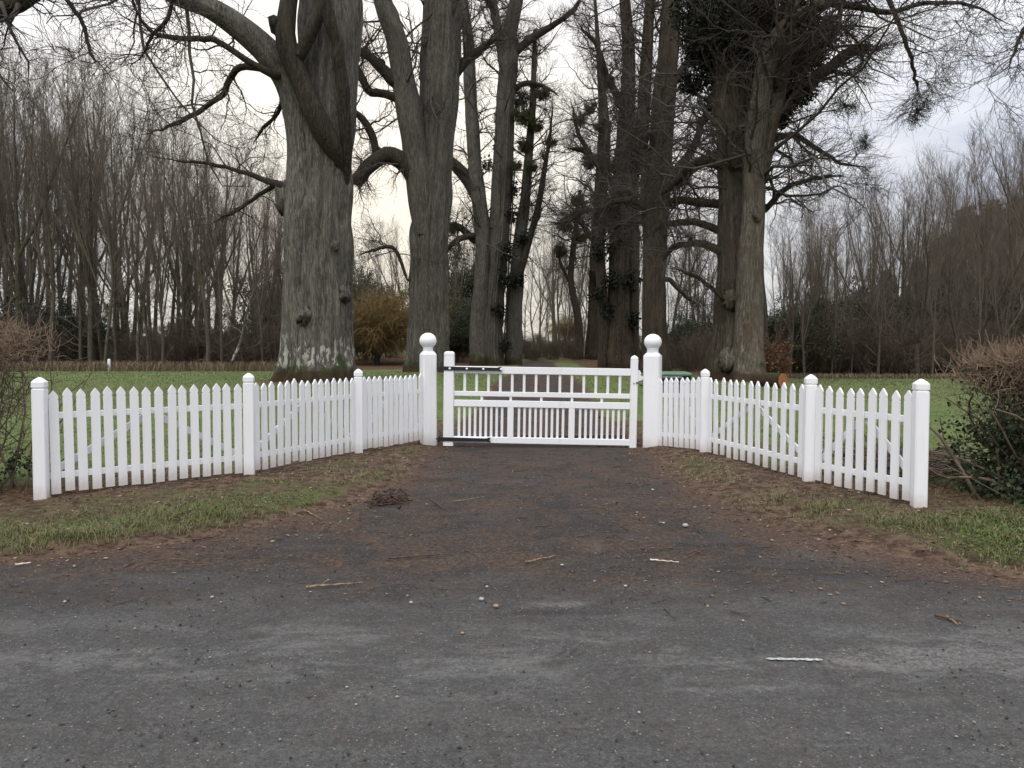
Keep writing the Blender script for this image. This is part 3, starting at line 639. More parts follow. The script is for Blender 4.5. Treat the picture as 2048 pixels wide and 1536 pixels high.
def lime(key, Y, stems, limbs, label, mat, limbmat, seed, boughs=12, from_px=430, knn=None, twig_len=1.0, dens=1.0, cut={}, bare=(), mats=None, name='lime_tree', group='lime trees of the avenue'):
    g = np.random.default_rng(seed)
    b0 = at(stems[0][0][0], stems[0][0][1], Y); bx, by = float(b0[0]), Y; bz = gh(bx, by) - .05
    root = thing(name, (bx, by, bz), label, 'tree', group); org = np.array([bx, by, bz]); sc = Y / F
    src = []
    def line(pts, n):
        arr = [(*(at(p[0], p[1], Y + (p[3] if len(p) > 3 else 0)) - org), p[2] * (Y + (p[3] if len(p) > 3 else 0)) / F) for p in pts]
        return smooth_line(arr, n)
    for i, s_ in enumerate(stems):
        ln = line(s_, 100 if i == 0 else 56); P, r_ = ln[:, :3], np.maximum(ln[:, 3], .01)
        k_ = 90 if i == 0 else 48; L = float(np.sum(np.linalg.norm(np.diff(P, axis=0), axis=1)))
        tw = Twigs().add(P[None], r_[None], k_, noise_ring(len(P), k_, L, seed * 13 + i, .075, 6 if i == 0 else 0)[None])
        obj('trunk' if i == 0 else 'stem', tw.mesh('trunk'), (mats[i] if mats else mat), root)
        j0 = max(0, int(np.argmax(P[:, 2] > (at(1024, from_px, Y)[2] - bz))))
        q = smooth_line(np.c_[P[j0:], r_[j0:]], 24); src.append((q[None, :, :3], q[None, :, 3], int(boughs * 2.4)))
    axes = [line(s_, 60) for s_ in stems]
    for i, l_ in enumerate(limbs):
        ln = line(l_, 26)
        near = np.concatenate(axes); dd = np.linalg.norm(near[:, :3] - ln[0, :3], axis=1) + .25 * np.maximum(0, near[:, 2] - ln[0, 2]); j = int(np.argmin(dd))
        if dd[j] < 3.0:                              # root the limb on the axis it springs from, then let it taper out
            ln = smooth_line(np.vstack([[*near[j, :3], ln[0, 3]], ln]), 26)
        ln[-6:, 3] *= np.linspace(1, cut.get(i, .25), 6); axes.append(ln); P, r_ = ln[:, :3], np.maximum(ln[:, 3], .008)
        Lm = float(np.sum(np.linalg.norm(np.diff(P, axis=0), axis=1)))
        P = P + np.cumsum(g.normal(size=P.shape), 0) * 0.028 * min(1.5, Lm / 4) * np.linspace(0, 1, 26)[:, None]
        tw = Twigs().add(P[None], r_[None], 10, noise_ring(26, 10, Lm, seed * 31 + i, .06)[None])
        obj('limb', tw.mesh('limb'), limbmat, root)
        if i not in bare: src.append((P[None], r_[None], max(5, int(Lm * 2.2))))
    tw = Twigs()
    for P, r_, nb in src:
        stemlike = P.shape[1] == 24
        A, ra = grow(P, r_, nb, 9, 4.6 if stemlike else 2.2, 1.05, .30, .02, .34, .012, .06, 0.0 if stemlike else .25, 1, .22, lend=.35, g=g)
        B, rb = grow(A, ra, max(3, int(9 * dens)), 6, 1.7 * twig_len if stemlike else 1.2 * twig_len, .85, .26, .02, .5, .0075, .03, .15, 1, .35, g=g)
        C, rc = grow(B, rb, max(3, int(7 * dens)), 4, .85 * twig_len, .75, .26, .03, .55, .0048, .012, .15, 1, .5, g=g)
        tw.add(A, ra, 5).add(B, rb, 4).add(C, rc, 3)
        if not stemlike:
            C2, rc2 = grow(P, r_, 26, 4, .8 * twig_len, 1.0, .28, .04, .3, .005, .012, .2, 1, .5, g=g); tw.add(C2, rc2, 3)
    obj('crown', tw.mesh('crown'), M['twig'], root)
    for px, py, rp, dz in (knn or ()):
        c = at(px, py, Y + dz) - org; rad = rp * sc; th = np.linspace(0, np.pi, 9); ph = np.linspace(0, 2 * np.pi, 14, endpoint=False)
        rr = rad * (.9 + .30 * g.normal(size=(9, 14))).clip(.5, 1.3); V = np.stack([c[0] + rr * np.sin(th)[:, None] * np.cos(ph), c[1] + rr * np.sin(th)[:, None] * np.sin(ph), c[2] + 1.25 * rr * np.cos(th)[:, None] * np.ones(14)], -1)
        ii = np.arange(9 * 14).reshape(9, 14); jj = np.roll(ii, -1, 1)
        obj('burr', mesh('burr', V.reshape(-1, 3), np.stack([ii[:-1], jj[:-1], jj[1:], ii[1:]], -1).reshape(-1, 4)), mat, root)
    return root
L1 = lime('L1', 24, [
    [(637, 775, 80), (637, 755, 74), (638, 728, 65), (639, 695, 60), (640, 640, 56), (640, 580, 55), (641, 520, 55), (642, 450, 54), (645, 400, 52), (648, 340, 50), (650, 280, 50), (653, 200, 52), (655, 120, 54), (657, 60, 55), (660, 0, 55), (664, -120, 46), (668, -300, 34), (672, -520, 20), (676, -700, 8)],
    [(572, 772, 34, -.35), (578, 740, 27, -.35), (583, 690, 22, -.35), (588, 600, 22, -.4), (593, 530, 25, -.45), (597, 450, 27, -.5), (601, 360, 28, -.4), (604, 280, 29, -.3), (596, 210, 31, -.3), (572, 150, 28, -.5), (535, 105, 25, -.8), (480, 55, 23, -1.2), (420, 16, 20, -1.5), (355, -6, 17, -1.8), (290, -40, 12, -2), (210, -110, 8, -2)]],
    [[(676, 390, 10, .3), (680, 345, 14, -.25), (672, 310, 18, -.6), (658, 275, 21, -.9), (630, 215, 22, -1.1), (600, 140, 20, -1.2), (578, 75, 21, -1.3), (580, 15, 18, -1.3), (592, -70, 15, -1), (600, -220, 10, 0), (590, -400, 5, 0)],
     [(688, 400, 7, 0), (692, 310, 10, -.5), (682, 200, 13, -.9), (664, 110, 12, -1.1), (645, 45, 13, -1.2)],
     [(600, 110, 12, -1.3), (622, 60, 14, -1.3), (638, 5, 14, -1.2), (650, -90, 12, -1), (655, -250, 6, 0)],
     [(556, 62, 14, -1.2), (548, 45, 12, -1.4), (540, 30, 9, -1.5)],
     [(548, 150, 8, -1), (500, 126, 6.5, -1.2), (455, 98, 6, -1.4), (420, 80, 6, -1.6), (372, 76, 5.5, -1.8), (300, 66, 4.5, -2.2), (255, 30, 3.5, -2.5), (225, -10, 2.5, -2.6)],
     [(556, 148, 8, -.4), (520, 136, 7, 0), (478, 136, 6.5, .3), (455, 160, 6, .6), (446, 192, 6, .8), (415, 216, 5, 1), (360, 246, 4.5, 1.4), (318, 258, 3.5, 1.6), (282, 276, 2.5, 1.8)],
     [(578, 376, 9, -.2), (545, 366, 6.5, 0), (500, 350, 5, .3), (455, 338, 4, .6), (395, 330, 3, 1), (330, 326, 2, 1.3)],
     [(548, 372, 5, .2), (510, 395, 4, .5), (470, 425, 3.5, .9), (430, 452, 2.5, 1.2)],
     [(566, 170, 6, .5), (560, 215, 4, .8), (535, 245, 3.5, 1), (500, 290, 2.5, 1.2)]],
    'huge grey lime trunk with white lichen on its foot behind the picket fence', M['lime_a'], M['limb_dark'], 11, dens=.72, cut={1: .9, 3: .8}, bare=(0, 1, 2, 3), boughs=4, from_px=60,
    knn=[(572, 400, 22, -.3), (586, 380, 18, -.4), (607, 632, 15, -.82), (672, 492, 8, -.80), (690, 588, 12, -.45), (580, 545, 16, -.45)])
L2 = lime('L2', 38, [
    [(858, 765, 56), (858, 748, 50), (857, 715, 41), (857, 650, 37), (858, 560, 36), (859, 480, 35), (863, 420, 35), (868, 360, 32), (874, 300, 30), (881, 200, 31), (887, 100, 31), (893, 0, 29), (900, -150, 23), (906, -350, 14), (910, -520, 6)],
    [(846, 470, 16, -.4), (843, 400, 24, -.4), (833, 310, 25, -.4), (821, 240, 25, -.5), (806, 160, 23, -.6), (796, 90, 21, -.8), (780, 40, 19, -1), (764, 0, 17, -1), (735, -90, 13, -1), (695, -220, 7, -1)],
    [(866, 350, 14, .6), (861, 200, 20, .8), (863, 100, 20, .8), (867, 0, 20, .8), (868, -150, 15, .8), (858, -350, 7, .8)]],
    [[(838, 400, 14, -.4), (828, 358, 17, -.5), (808, 325, 17, -.6), (778, 308, 16, -.8), (748, 316, 15, -1), (722, 338, 15, -1.2), (704, 362, 14, -1.3)],
     [(752, 308, 8, -.9), (744, 272, 8, -1), (725, 240, 7, -1.2), (704, 222, 6, -1.4), (680, 215, 4, -1.5)],
     [(788, 162, 13, -.7), (768, 140, 11, -.8), (740, 116, 9, -1), (706, 98, 8, -1.2), (670, 85, 5, -1.4)],
     [(802, 200, 9, -.6), (770, 186, 8, -.7), (738, 180, 8, -.8), (722, 150, 7, -1), (708, 122, 5, -1.2)],
     [(905, 160, 9, .2), (925, 130, 9, .3), (950, 105, 8, .4), (985, 85, 6, .6), (1010, 60, 4, .8)],
     [(815, 560, 3, -.5), (790, 500, 4, -.6), (760, 492, 3.5, -.6), (720, 500, 2.5, -.8)]],
    'forked olive-grey lime with an arching limb behind the hinge gatepost', M['lime_b'], M['limb_dark'], 12, cut={0: .9}, boughs=8, from_px=260)
L3 = lime('L3', 56, [
    [(986, 765, 36), (984, 735, 28), (981, 680, 24), (985, 600, 22), (993, 520, 21), (1000, 430, 20), (1006, 330, 19), (1012, 200, 17), (1018, 120, 17), (1021, 60, 14), (1036, -20, 12), (1050, -150, 8), (1060, -280, 4)],
    [(960, 760, 20, -.5), (957, 650, 16, -.5), (964, 560, 15, -.5), (966, 480, 15, -.4), (958, 400, 15, -.4), (950, 330, 13, -.4), (945, 250, 13, -.4), (940, 170, 12, -.4), (937, 90, 11, -.4), (928, 10, 9, -.4), (915, -100, 5, -.4)],
    [(1026, 762, 20, .5), (1028, 680, 16, .5), (1030, 600, 15, .5), (1038, 500, 13, .5), (1050, 400, 10, .5), (1058, 300, 8, .5), (1066, 190, 6, .5), (1070, 60, 4, .5)],
    [(1010, 140, 10), (996, 60, 9), (985, 0, 8), (970, -110, 4)]],
    [[(1022, 112, 9), (1060, 78, 8), (1100, 52, 6), (1135, 22, 5), (1160, -20, 4)],
     [(955, 400, 12), (940, 368, 13), (922, 342, 12), (900, 325, 10), (880, 318, 7)],
     [(948, 480, 8), (920, 456, 7), (895, 450, 6), (885, 440, 4)],
     [(950, 470, 6, -.5), (920, 478, 6, -.6), (900, 495, 5, -.8), (886, 518, 4, -1)],
     [(1036, 560, 8), (1058, 480, 7), (1075, 420, 6), (1088, 340, 5), (1100, 260, 3), (1106, 190, 2)],
     [(1014, 190, 6), (1050, 165, 5), (1085, 170, 4), (1120, 190, 3)]],
    'cluster of tall lime stems with mistletoe standing beyond the gate', M['lime_b'], M['limb_dark'], 13, boughs=18, from_px=500, dens=1.1)
R1 = lime('R1', 26, [
    [(1480, 790, 74), (1480, 768, 68), (1480, 735, 60), (1480, 690, 53), (1481, 640, 49), (1481, 560, 44), (1480, 480, 40), (1478, 400, 36), (1474, 330, 34), (1468, 250, 32), (1462, 150, 30), (1458, 50, 28), (1468, -80, 28), (1465, -250, 20), (1465, -420, 8)],
    [(1496, 775, 36, -1.1), (1497, 700, 30, -1.0), (1498, 620, 27, -.9), (1500, 540, 24, -.9), (1505, 460, 23, -.9), (1508, 400, 21, -.9), (1507, 340, 20, -.9), (1510, 280, 19, -1), (1520, 200, 19, -1), (1536, 120, 19, -1.1), (1560, 68, 16, -1.3), (1605, 28, 12, -1.6), (1660, 2, 10, -2), (1730, -30, 7, -2.4)],
    [(1524, 360, 12, -.7), (1536, 270, 15, -.7), (1558, 180, 14, -.7), (1575, 80, 14, -.7), (1590, -40, 12, -.6), (1600, -180, 8, -.5), (1610, -320, 4, -.5)]],
    [[(1550, 235, 13, .3), (1600, 192, 13, .4), (1640, 156, 12, .4), (1690, 124, 11, .4), (1752, 98, 9, .3)],
     [(1545, 150, 14, .5), (1590, 112, 18, .8), (1630, 84, 18, 1), (1668, 58, 17, 1.2)],
     [(1450, 335, 11, 0), (1405, 322, 10, 0), (1365, 340, 9, .2), (1338, 372, 7, .4), (1310, 395, 5, .6)],
     [(1446, 505, 9, 0), (1405, 490, 8, 0), (1365, 494, 6, .2), (1338, 506, 5, .4), (1315, 530, 3, .5)],
     [(1448, 465, 8, .3), (1395, 446, 7, .4), (1345, 452, 6, .6), (1310, 470, 3, .8)],
     [(1452, 410, 9, .2), (1400, 405, 8, .4), (1352, 402, 7, .6), (1300, 420, 4, .8)],
     [(1530, 420, 6, -.5), (1570, 380, 5, -.7), (1620, 362, 4, -1), (1690, 352, 3, -1.3)],
     [(1535, 285, 7, -.5), (1585, 270, 6, -.7), (1630, 290, 5, -1), (1690, 320, 3, -1.3), (1750, 335, 2, -1.5)],
     [(1450, 600, 5, -.4), (1400, 560, 4, -.6), (1350, 540, 3, -.8)],
     [(1755, -60, 6, -2), (1800, 60, 4, -2.2), (1818, 130, 3.4, -2.2), (1826, 185, 3, -2.2)],
     [(1660, 5, 8, -2), (1720, 15, 6, -2.4), (1790, 25, 5, -3), (1870, 10, 4, -3.4), (1950, 20, 3, -3.8), (2020, 60, 2, -4)]],
    'massive pale-stemmed lime with rusty shoots at its foot behind the shorter fence', M['lime_d'], M['limb_dark'], 14, cut={0: .9, 1: .95}, mats=(M['lime_e'], M['lime_d'], M['lime_d']), boughs=15, from_px=420, dens=1.2,
    knn=[(1512, 430, 10, -1.25), (1462, 600, 15, -.72), (1460, 722, 18, -.9)])
R2 = lime('R2', 40, [
    [(1312, 765, 38), (1312, 745, 32), (1312, 700, 25), (1310, 640, 22), (1310, 560, 21), (1312, 480, 21), (1316, 400, 23), (1322, 300, 22), (1328, 200, 21), (1337, 100, 20), (1343, 0, 18), (1348, -150, 12), (1352, -300, 5)],
    [(1292, 760, 7, .5), (1290, 620, 6, .6), (1292, 480, 6, .6), (1288, 380, 7, .6), (1292, 250, 6, .6), (1300, 100, 6, .6), (1305, -60, 5, .6)]],
    [[(1328, 378, 15), (1368, 345, 14), (1408, 318, 11), (1450, 295, 9), (1490, 280, 5)],
     [(1335, 360, 9), (1380, 300, 8), (1400, 240, 6), (1420, 190, 4)],
     [(1300, 330, 9), (1270, 290, 8), (1250, 240, 6), (1220, 200, 4)],
     [(1335, 180, 10), (1380, 120, 8), (1420, 60, 6), (1450, -20, 4)],
     [(1300, 420, 7), (1260, 400, 6), (1210, 410, 5), (1170, 440, 3)],
     [(1340, 560, 5), (1370, 590, 4), (1400, 610, 3)]],
    'straight brown lime trunk just behind the latch gatepost finial', M['lime_c'], M['limb_dark'], 15, boughs=18, from_px=480, dens=1.25)
R3 = lime('R3', 52, [
    [(1238, 762, 40), (1238, 740, 33), (1238, 700, 27), (1238, 620, 22), (1239, 500, 19), (1242, 400, 17), (1248, 300, 16), (1255, 200, 14), (1258, 100, 12), (1250, 0, 10), (1245, -150, 5)],
    [(1268, 760, 11, .4), (1266, 620, 11, .4), (1268, 480, 11, .4), (1266, 380, 10, .4), (1284, 220, 10, .4), (1294, 60, 8, .4), (1300, -80, 4, .4)],
    [(1205, 758, 10, -.3), (1208, 640, 10, -.3), (1200, 520, 9, -.3), (1206, 400, 8, -.3), (1215, 280, 6, -.3), (1205, 150, 4, -.3)]],
    [[(1235, 380, 8), (1200, 330, 7), (1165, 300, 5), (1120, 290, 3)], [(1240, 200, 8), (1210, 150, 7), (1190, 90, 5), (1150, 40, 3)],
     [(1225, 440, 6), (1180, 420, 5), (1140, 440, 4), (1100, 450, 2)], [(1250, 300, 6), (1290, 270, 5), (1330, 260, 3)]],
    'multi-stemmed dark brown lime behind the latch end of the gate', M['lime_c'], M['limb_dark'], 16, boughs=17, from_px=520, dens=1.2)
R4 = lime('R4', 66, [
    [(1186, 752, 20), (1186, 700, 15), (1190, 600, 12), (1192, 500, 11), (1198, 380, 9), (1204, 250, 7), (1198, 120, 5), (1190, 0, 3)],
    [(1160, 750, 8, -.5), (1156, 640, 8, -.5), (1142, 560, 6, -.5), (1150, 470, 5, -.5), (1160, 380, 3, -.5)]],
    [[(1186, 480, 6), (1150, 430, 5), (1120, 440, 3)], [(1150, 580, 4, -.5), (1125, 540, 3, -.5), (1118, 500, 2, -.5)], [(1195, 330, 5), (1160, 270, 4), (1150, 200, 2)]],
    'slim dark lime hung with mistletoe, farthest of the avenue row on the latch side', M['lime_c'], M['limb_dark'], 17, boughs=14, from_px=560, dens=1.1)
# two trees standing beside the lane whose boughs hang into view at the top
lime('T0', 15, [[(-560, 790, 60), (-560, 600, 46), (-555, 300, 42), (-550, 0, 36), (-540, -400, 24), (-530, -800, 8)]],
     [[(-545, 100, 24), (-350, 20, 24), (-150, 25, 23), (-20, 28, 20), (22, 10, 18), (60, -60, 12), (120, -160, 6)], [(30, -70, 7), (110, -30, 5), (170, 40, 4), (192, 100, 3), (215, 118, 2)], [(360, -140, 5, 2), (352, -20, 4.5, 2), (338, 40, 4, 2), (315, 85, 3, 2), (268, 118, 2, 2)]],
     'lime whose dark limb and hanging twigs reach into the top corner over the brown hedge', M['lime_b'], M['limb_dark'], 18, boughs=6, from_px=200, dens=.75, name='roadside_tree', group='trees beside the lane')
lime('T1', 17, [[(2560, 780, 60), (2560, 600, 46), (2565, 300, 42), (2570, 0, 36), (2560, -400, 24), (2550, -800, 8)]],
     [[(2560, -50, 20), (2400, -150, 16), (2250, -160, 12), (2100, -120, 8), (2000, -60, 5), (1940, 20, 3)], [(2250, -165, 8), (2150, -60, 6), (2080, 20, 4), (2050, 90, 3), (2030, 150, 2)]],
     'lime whose thin drooping twigs hang into the top corner above the clipped hedge', M['lime_b'], M['limb_dark'], 19, boughs=7, from_px=200, dens=.8, twig_len=1.2, name='roadside_tree', group='trees beside the lane')

# ------------------------------------------------------------------ leaf clumps: ivy, mistletoe, suckers
def leafmesh(name, C, size, g, droop=0, asp=.6):
    V, Q = leaf_cards(C, size, g, droop, asp); return mesh(name, V, Q, smooth=False, attrs={'var': np.repeat(g.random(len(C)), 4)})
def blobs(spots, Y, per, g):             # leaf places filling round masses given as (px, py, r px, dz)
    o = []
    for px, py, rp, dz in spots:
        c = at(px, py, Y + dz); r_ = rp * Y / F; n = int(per * rp * rp / 900)
        u = unit(g.normal(size=(n, 3))) * (g.random((n, 1)) ** 0.45) * r_; o.append(c + u * (0.75 + .5 * g.random((n, 1))))
    return np.concatenate(o)
g = np.random.default_rng(5)
sp = [(1400, 20, 60, .3), (1450, 60, 65, -.5), (1490, 20, 60, 1), (1540, 20, 55, 1), (1430, 130, 55, .5), (1500, 110, 60, .6), (1550, 90, 50, 1), (1590, 110, 40, 1), (1630, 85, 40, 1.1), (1450, 200, 40, .6), (1520, 200, 48, .8), (1570, 200, 40, .6), (1610, 180, 28, .6), (1400, 90, 40, .6), (1480, -60, 70, 0), (1560, -50, 60, .5), (1600, 30, 35, .8), (1655, 62, 26, 1.2), (1560, 235, 25, .5), (1380, 170, 25, .8), (1560, 150, 46, .3), (1620, 125, 34, .9), (1480, 170, 50, .2), (1420, 60, 55, .1), (1535, 60, 50, .4), (1600, 70, 40, .9)]
C = blobs(sp, 26, 900, g); base = np.array([at(1480, 100, 26)[0], 26, at(1480, 100, 26)[2]])
root = thing('ivy', tuple(base), 'black backlit mass of ivy filling the crown of the pale-stemmed lime', 'ivy')
obj('ivy_leaves', leafmesh('ivy_leaves', C - base, .12, g), M['ivy_backlit'], root)
tw = Twigs(); ST = np.stack([np.linspace(at(1478, 330, 26), at(1470 + 60 * q, -60, 26 + q), 12) for q in (-1, 0, 1, 2)]) + g.normal(size=(4, 12, 3)) * .06 - base
tw.add(ST, np.full((4, 12), .04), 5); obj('ivy_stem', tw.mesh('ivy_stem'), M['limb_dark'], root)
sp = [(1235, 470, 26, 0), (1215, 430, 26, 0), (1260, 560, 22, 0), (1255, 400, 24, .3), (1275, 330, 22, .3), (1200, 500, 24, -.3), (1225, 560, 22, -.3), (1250, 300, 18, .2), (1290, 430, 18, .2), (1215, 620, 16, -.3), (1265, 640, 18, .2), (1195, 590, 16, -.2)]
C = blobs(sp, 51.5, 560, g); base = at(1240, 500, 51.5); root = thing('ivy', tuple(base), 'dark ivy wrapped round the multi-stemmed brown lime', 'ivy'); obj('ivy_leaves', leafmesh('ivy_leaves', C - base, .24, g), M['ivy_backlit'], root)
tw = Twigs(); tw.add((np.stack([np.linspace(at(1240, 740, 51.3), at(1230 + 40 * q, 300, 51.3), 10) for q in (0, 1)]) - base), np.full((2, 10), .06), 5); obj('ivy_stem', tw.mesh('ivy_stem'), M['limb_dark'], root)
sp = [(1010, 560, 18, -.5), (1015, 500, 20, -.5), (1000, 620, 16, -.5), (985, 470, 16, .4), (1020, 430, 17, .3), (970, 520, 15, .4), (950, 580, 13, .4), (1025, 380, 18, .3), (975, 330, 14, .4), (1035, 560, 16, .2), (1045, 480, 16, .4), (1010, 690, 14, -.5), (1000, 290, 12, .4)]
C = blobs(sp, 55.5, 620, g); base = at(1005, 520, 55.5); root = thing('ivy', tuple(base), 'dark ivy climbing between the clustered lime stems', 'ivy'); obj('ivy_leaves', leafmesh('ivy_leaves', C - base, .24, g), M['ivy_backlit'], root)
tw = Twigs(); tw.add((np.stack([np.linspace(at(1005, 740, 55.3), at(1000 + 30 * q, 330, 55.3), 10) for q in (0, 1)]) - base), np.full((2, 10), .06), 5); obj('ivy_stem', tw.mesh('ivy_stem'), M['limb_dark'], root)
def mistletoe_protos(ids, rep_, size):
    o = []
    for s_ in ids:
        g = np.random.default_rng(40 + s_); d = unit(g.normal(size=(46, 3)) + np.array([0, 0, -.15])); P = d[:, None, :] * np.linspace(0, .62, 4)[None, :, None] + np.cumsum(g.normal(size=(46, 4, 3)) * .03, 1)
        r_ = np.tile(np.linspace(.014, .007, 4), (46, 1)); B, rb = grow(P, r_, 5, 4, .5, .6, .2, 0, .7, .006, .01, .3, 1, .6, g=g)
        Cx = np.concatenate([B[:, 2], B[:, 3], B[:, 3], B[:, 1]] * rep_); Cx = Cx + g.normal(size=Cx.shape) * .06
        o.append((Twigs().add(P, r_, 3).add(B, rb, 3).mesh('stalks'), leafmesh('leaves', Cx, size, g, asp=.42)))
    return o
MP = mistletoe_protos((0, 1, 2), 7, .095); ML = mistletoe_protos((3, 4), 1, .085)
mspots = [(1085, 186, 16, 55.5, 'round mistletoe ball alone against the sky right of the lime cluster'), (1040, 196, 20, 56.5, 'mistletoe ball touching the tallest stem of the lime cluster'), (1043, 232, 22, 55.5, 'large mistletoe ball on the lime cluster, below the topmost one'),
          (1072, 250, 17, 56, 'mistletoe ball on the thin leaning limb of the lime cluster'), (1000, 235, 15, 57, 'mistletoe ball left of the tallest stem of the lime cluster'), (1102, 285, 13, 56, 'small mistletoe ball at the tip of the leaning limb'), (1050, 290, 18, 56.4, 'mistletoe low on the lime cluster beside the ivy'),
          (1160, 236, 16, 64, 'mistletoe ball on the leftmost branch of the slim dark lime'), (1215, 165, 18, 64, 'mistletoe ball high in the slim dark lime'), (1205, 250, 18, 65, 'mistletoe ball beside the slim dark lime stem'), (1180, 320, 18, 65, 'mistletoe ball halfway up the slim dark lime'), (1130, 450, 17, 65, 'mistletoe ball at the low left of the slim dark lime'),
          (1160, 470, 19, 65, 'mistletoe ball low against the slim dark lime stem'), (1120, 500, 15, 65.5, 'lowest mistletoe ball hanging from the slim dark lime'), (1200, 400, 18, 64.5, 'mistletoe ball among the brown lime branches'), (1190, 545, 16, 65, 'mistletoe ball beneath the brown lime branches'),
          (1834, 222, 34, 23.8, 'big loose mistletoe bunch hanging from a drooping branch at the sky'), (1690, 210, 30, 25, 'thin mistletoe bunch near the cut limb end of the pale-stemmed lime'), (1730, 285, 22, 25, 'small mistletoe bunch below the cut limb of the pale-stemmed lime'), (1062, 330, 15, 55.6, 'mistletoe ball low on the leaning limb of the lime cluster'), (1030, 330, 15, 55, 'mistletoe ball hiding the third stem of the lime cluster'), (1225, 330, 17, 50.5, 'mistletoe ball in front of the multi-stemmed brown lime'), (1180, 215, 14, 51, 'mistletoe ball on the uppermost side branch of the brown lime'), (1155, 400, 15, 64, 'mistletoe ball above the low pair on the slim dark lime'), (905, 455, 15, 56, 'mistletoe ball left of the lime cluster at the forked trunk')]
for i, (px, py, rp, Y, lab) in enumerate(mspots):
    o = thing('mistletoe', tuple(at(px, py, Y)), lab, 'mistletoe', 'mistletoe in the lime trees', i * 1.3); o.scale = (rp * Y / F / .85,) * 3
    a, b_ = MP[i % 3] if px < 1600 else ML[i % 2]; obj('stalks', a, M['mistletoe'], o); obj('leaves', b_, M['mistletoe'], o)
# rusty shoots round the foot of the pale lime
g = np.random.default_rng(8); n = 150; fx, fy = TREES['R1']; th = g.uniform(-1.9, 0.45, n) ; rr = .95 + .25 * g.random(n)
base = np.array([fx + .75, fy - .75, gh(fx + .5, fy - 1.0)])
p0 = np.stack([fx + .05 + rr * np.cos(th), fy + rr * np.sin(th), base[2] + g.random(n) ** 1.4 * 1.15], -1); d = np.stack([np.cos(th) * .6, np.sin(th) * .6, np.full(n, .8)], -1) + g.normal(size=(n, 3)) * .35
P = p0[:, None] + unit(d)[:, None] * np.linspace(0, .55, 5)[None, :, None] + np.cumsum(g.normal(size=(n, 5, 3)) * .03, 1) - base
keep = (p0[:, 0] > fx + .05); P = P[keep]; r_ = np.tile(np.linspace(.012, .005, 5), (len(P), 1)); B, rb = grow(P, r_, 5, 4, .32, .7, .25, .06, .6, .004, .007, g=g)
root = thing('sucker_shoots', tuple(base), 'rusty brown suckers and dead leaves crowding the pale-stemmed lime foot', 'shoots'); obj('shoots', Twigs().add(P, r_, 3).add(B, rb, 3).mesh('shoots'), M['rust'], root)
Cx = B[:, 2] + g.normal(size=(len(B), 3)) * .05; obj('dead_leaves', leafmesh('dead_leaves', Cx, .10, g), M['rust'], root)

# ------------------------------------------------------------------ woods: eight kinds of slender bare tree
def wood_proto(seed, H=15.0, slim=1.0, fork=False):
    g = np.random.default_rng(seed); n = 16
    def stem(p0, d0, L, r0):
        P = [np.array(p0)]; d = np.array(d0, float)
        for i in range(n - 1):
            d = unit(d + g.normal(size=3) * .035 + np.array([0, 0, .06])); P.append(P[-1] + d * L / (n - 1))
        return np.array(P)[None], (r0 * np.linspace(1, .035, n))[None]
    S, rs = [], []
    a = stem((0, 0, -.15), (g.normal() * .04, g.normal() * .04, 1), H, .15 * slim); S.append(a[0]); rs.append(a[1])
    for i in range(2 if fork else 1):
        j = int(n * g.uniform(.12, .4)); dd = unit(g.normal(size=3) * np.array([.35, .35, 0]) + np.array([0, 0, 1])); b_ = stem(a[0][0, j], dd, H * g.uniform(.6, .8), .09 * slim); S.append(b_[0]); rs.append(b_[1])
    S = np.concatenate(S); rs = np.concatenate(rs)
    A, ra = grow(S, rs, 22, 7, 2.7, .50, .12, .16, .45, .008, .026, .22, 1, .3, lend=.4, g=g)
    B, rb = grow(A, ra, 6, 5, 1.2, .5, .15, .12, .5, .0058, .012, .2, 1, .45, g=g)
    C, rc = grow(B, rb, 4, 4, .65, .5, .17, .10, .6, .0042, .008, .15, 1, .6, g=g)
    low, rl = grow(S[:1], rs[:1], 12, 6, 1.6, 1.2, .2, .0, .2, .010, .025, .04, .4, .4, lend=0, g=g); lw, rw = grow(low, rl, 6, 4, .7, .7, .2, .02, .6, .006, .012, g=g)
    kk = 10; nz = np.stack([noise_ring(n, kk, H, seed + q, .05) for q in range(len(S))])
    tr = Twigs().add(S, rs, kk, nz); tr.V[0] = tr.V[0]
    return tr.mesh('trunk'), Twigs().add(A, ra, 4).add(B, rb, 3).add(C, rc, 3).add(low, rl, 3).add(lw, rw, 3).mesh('crown')
WP = [wood_proto(100 + i, 15, (1.0, .7, 1.15, .8, .9, .65, 1.25, .85)[i], i % 3 == 0) for i in range(8)]
def ordinal(n):
    o = 'zeroth first second third fourth fifth sixth seventh eighth ninth tenth eleventh twelfth thirteenth fourteenth fifteenth sixteenth seventeenth eighteenth nineteenth'.split()
    if n < 20: return o[n]
    tens = {2: ('twent', 'twenty'), 3: ('thirt', 'thirty'), 4: ('fort', 'forty')}[n // 10]
    return tens[0] + 'ieth' if n % 10 == 0 else tens[1] + '-' + o[n % 10]
wr = random.Random(21)
def wood_tree(x, y, H, label, group, kind=None, name='bare_tree', thick=1.0, sink=0.1):
    o = thing(name, (x, y, gh(x, y) - sink), label, 'tree', group, wr.random() * 6.28); s_ = H / 15.0; o.scale = (s_ * thick, s_ * thick, s_)
    a, b_ = WP[wr.randrange(8) if kind is None else kind]; obj('trunk', a, M['wood_trunk'], o); obj('crown', b_, M['twig_wood'], o); return o
def skyline_l(px): return np.interp(px, [-200, 0, 120, 220, 320, 420, 520, 600, 700], [60, 90, 130, 165, 225, 265, 300, 340, 420])
def skyline_r(px): return np.interp(px, [1540, 1620, 1700, 1780, 1860, 1950, 2048, 2200], [430, 420, 385, 345, 330, 300, 265, 230])
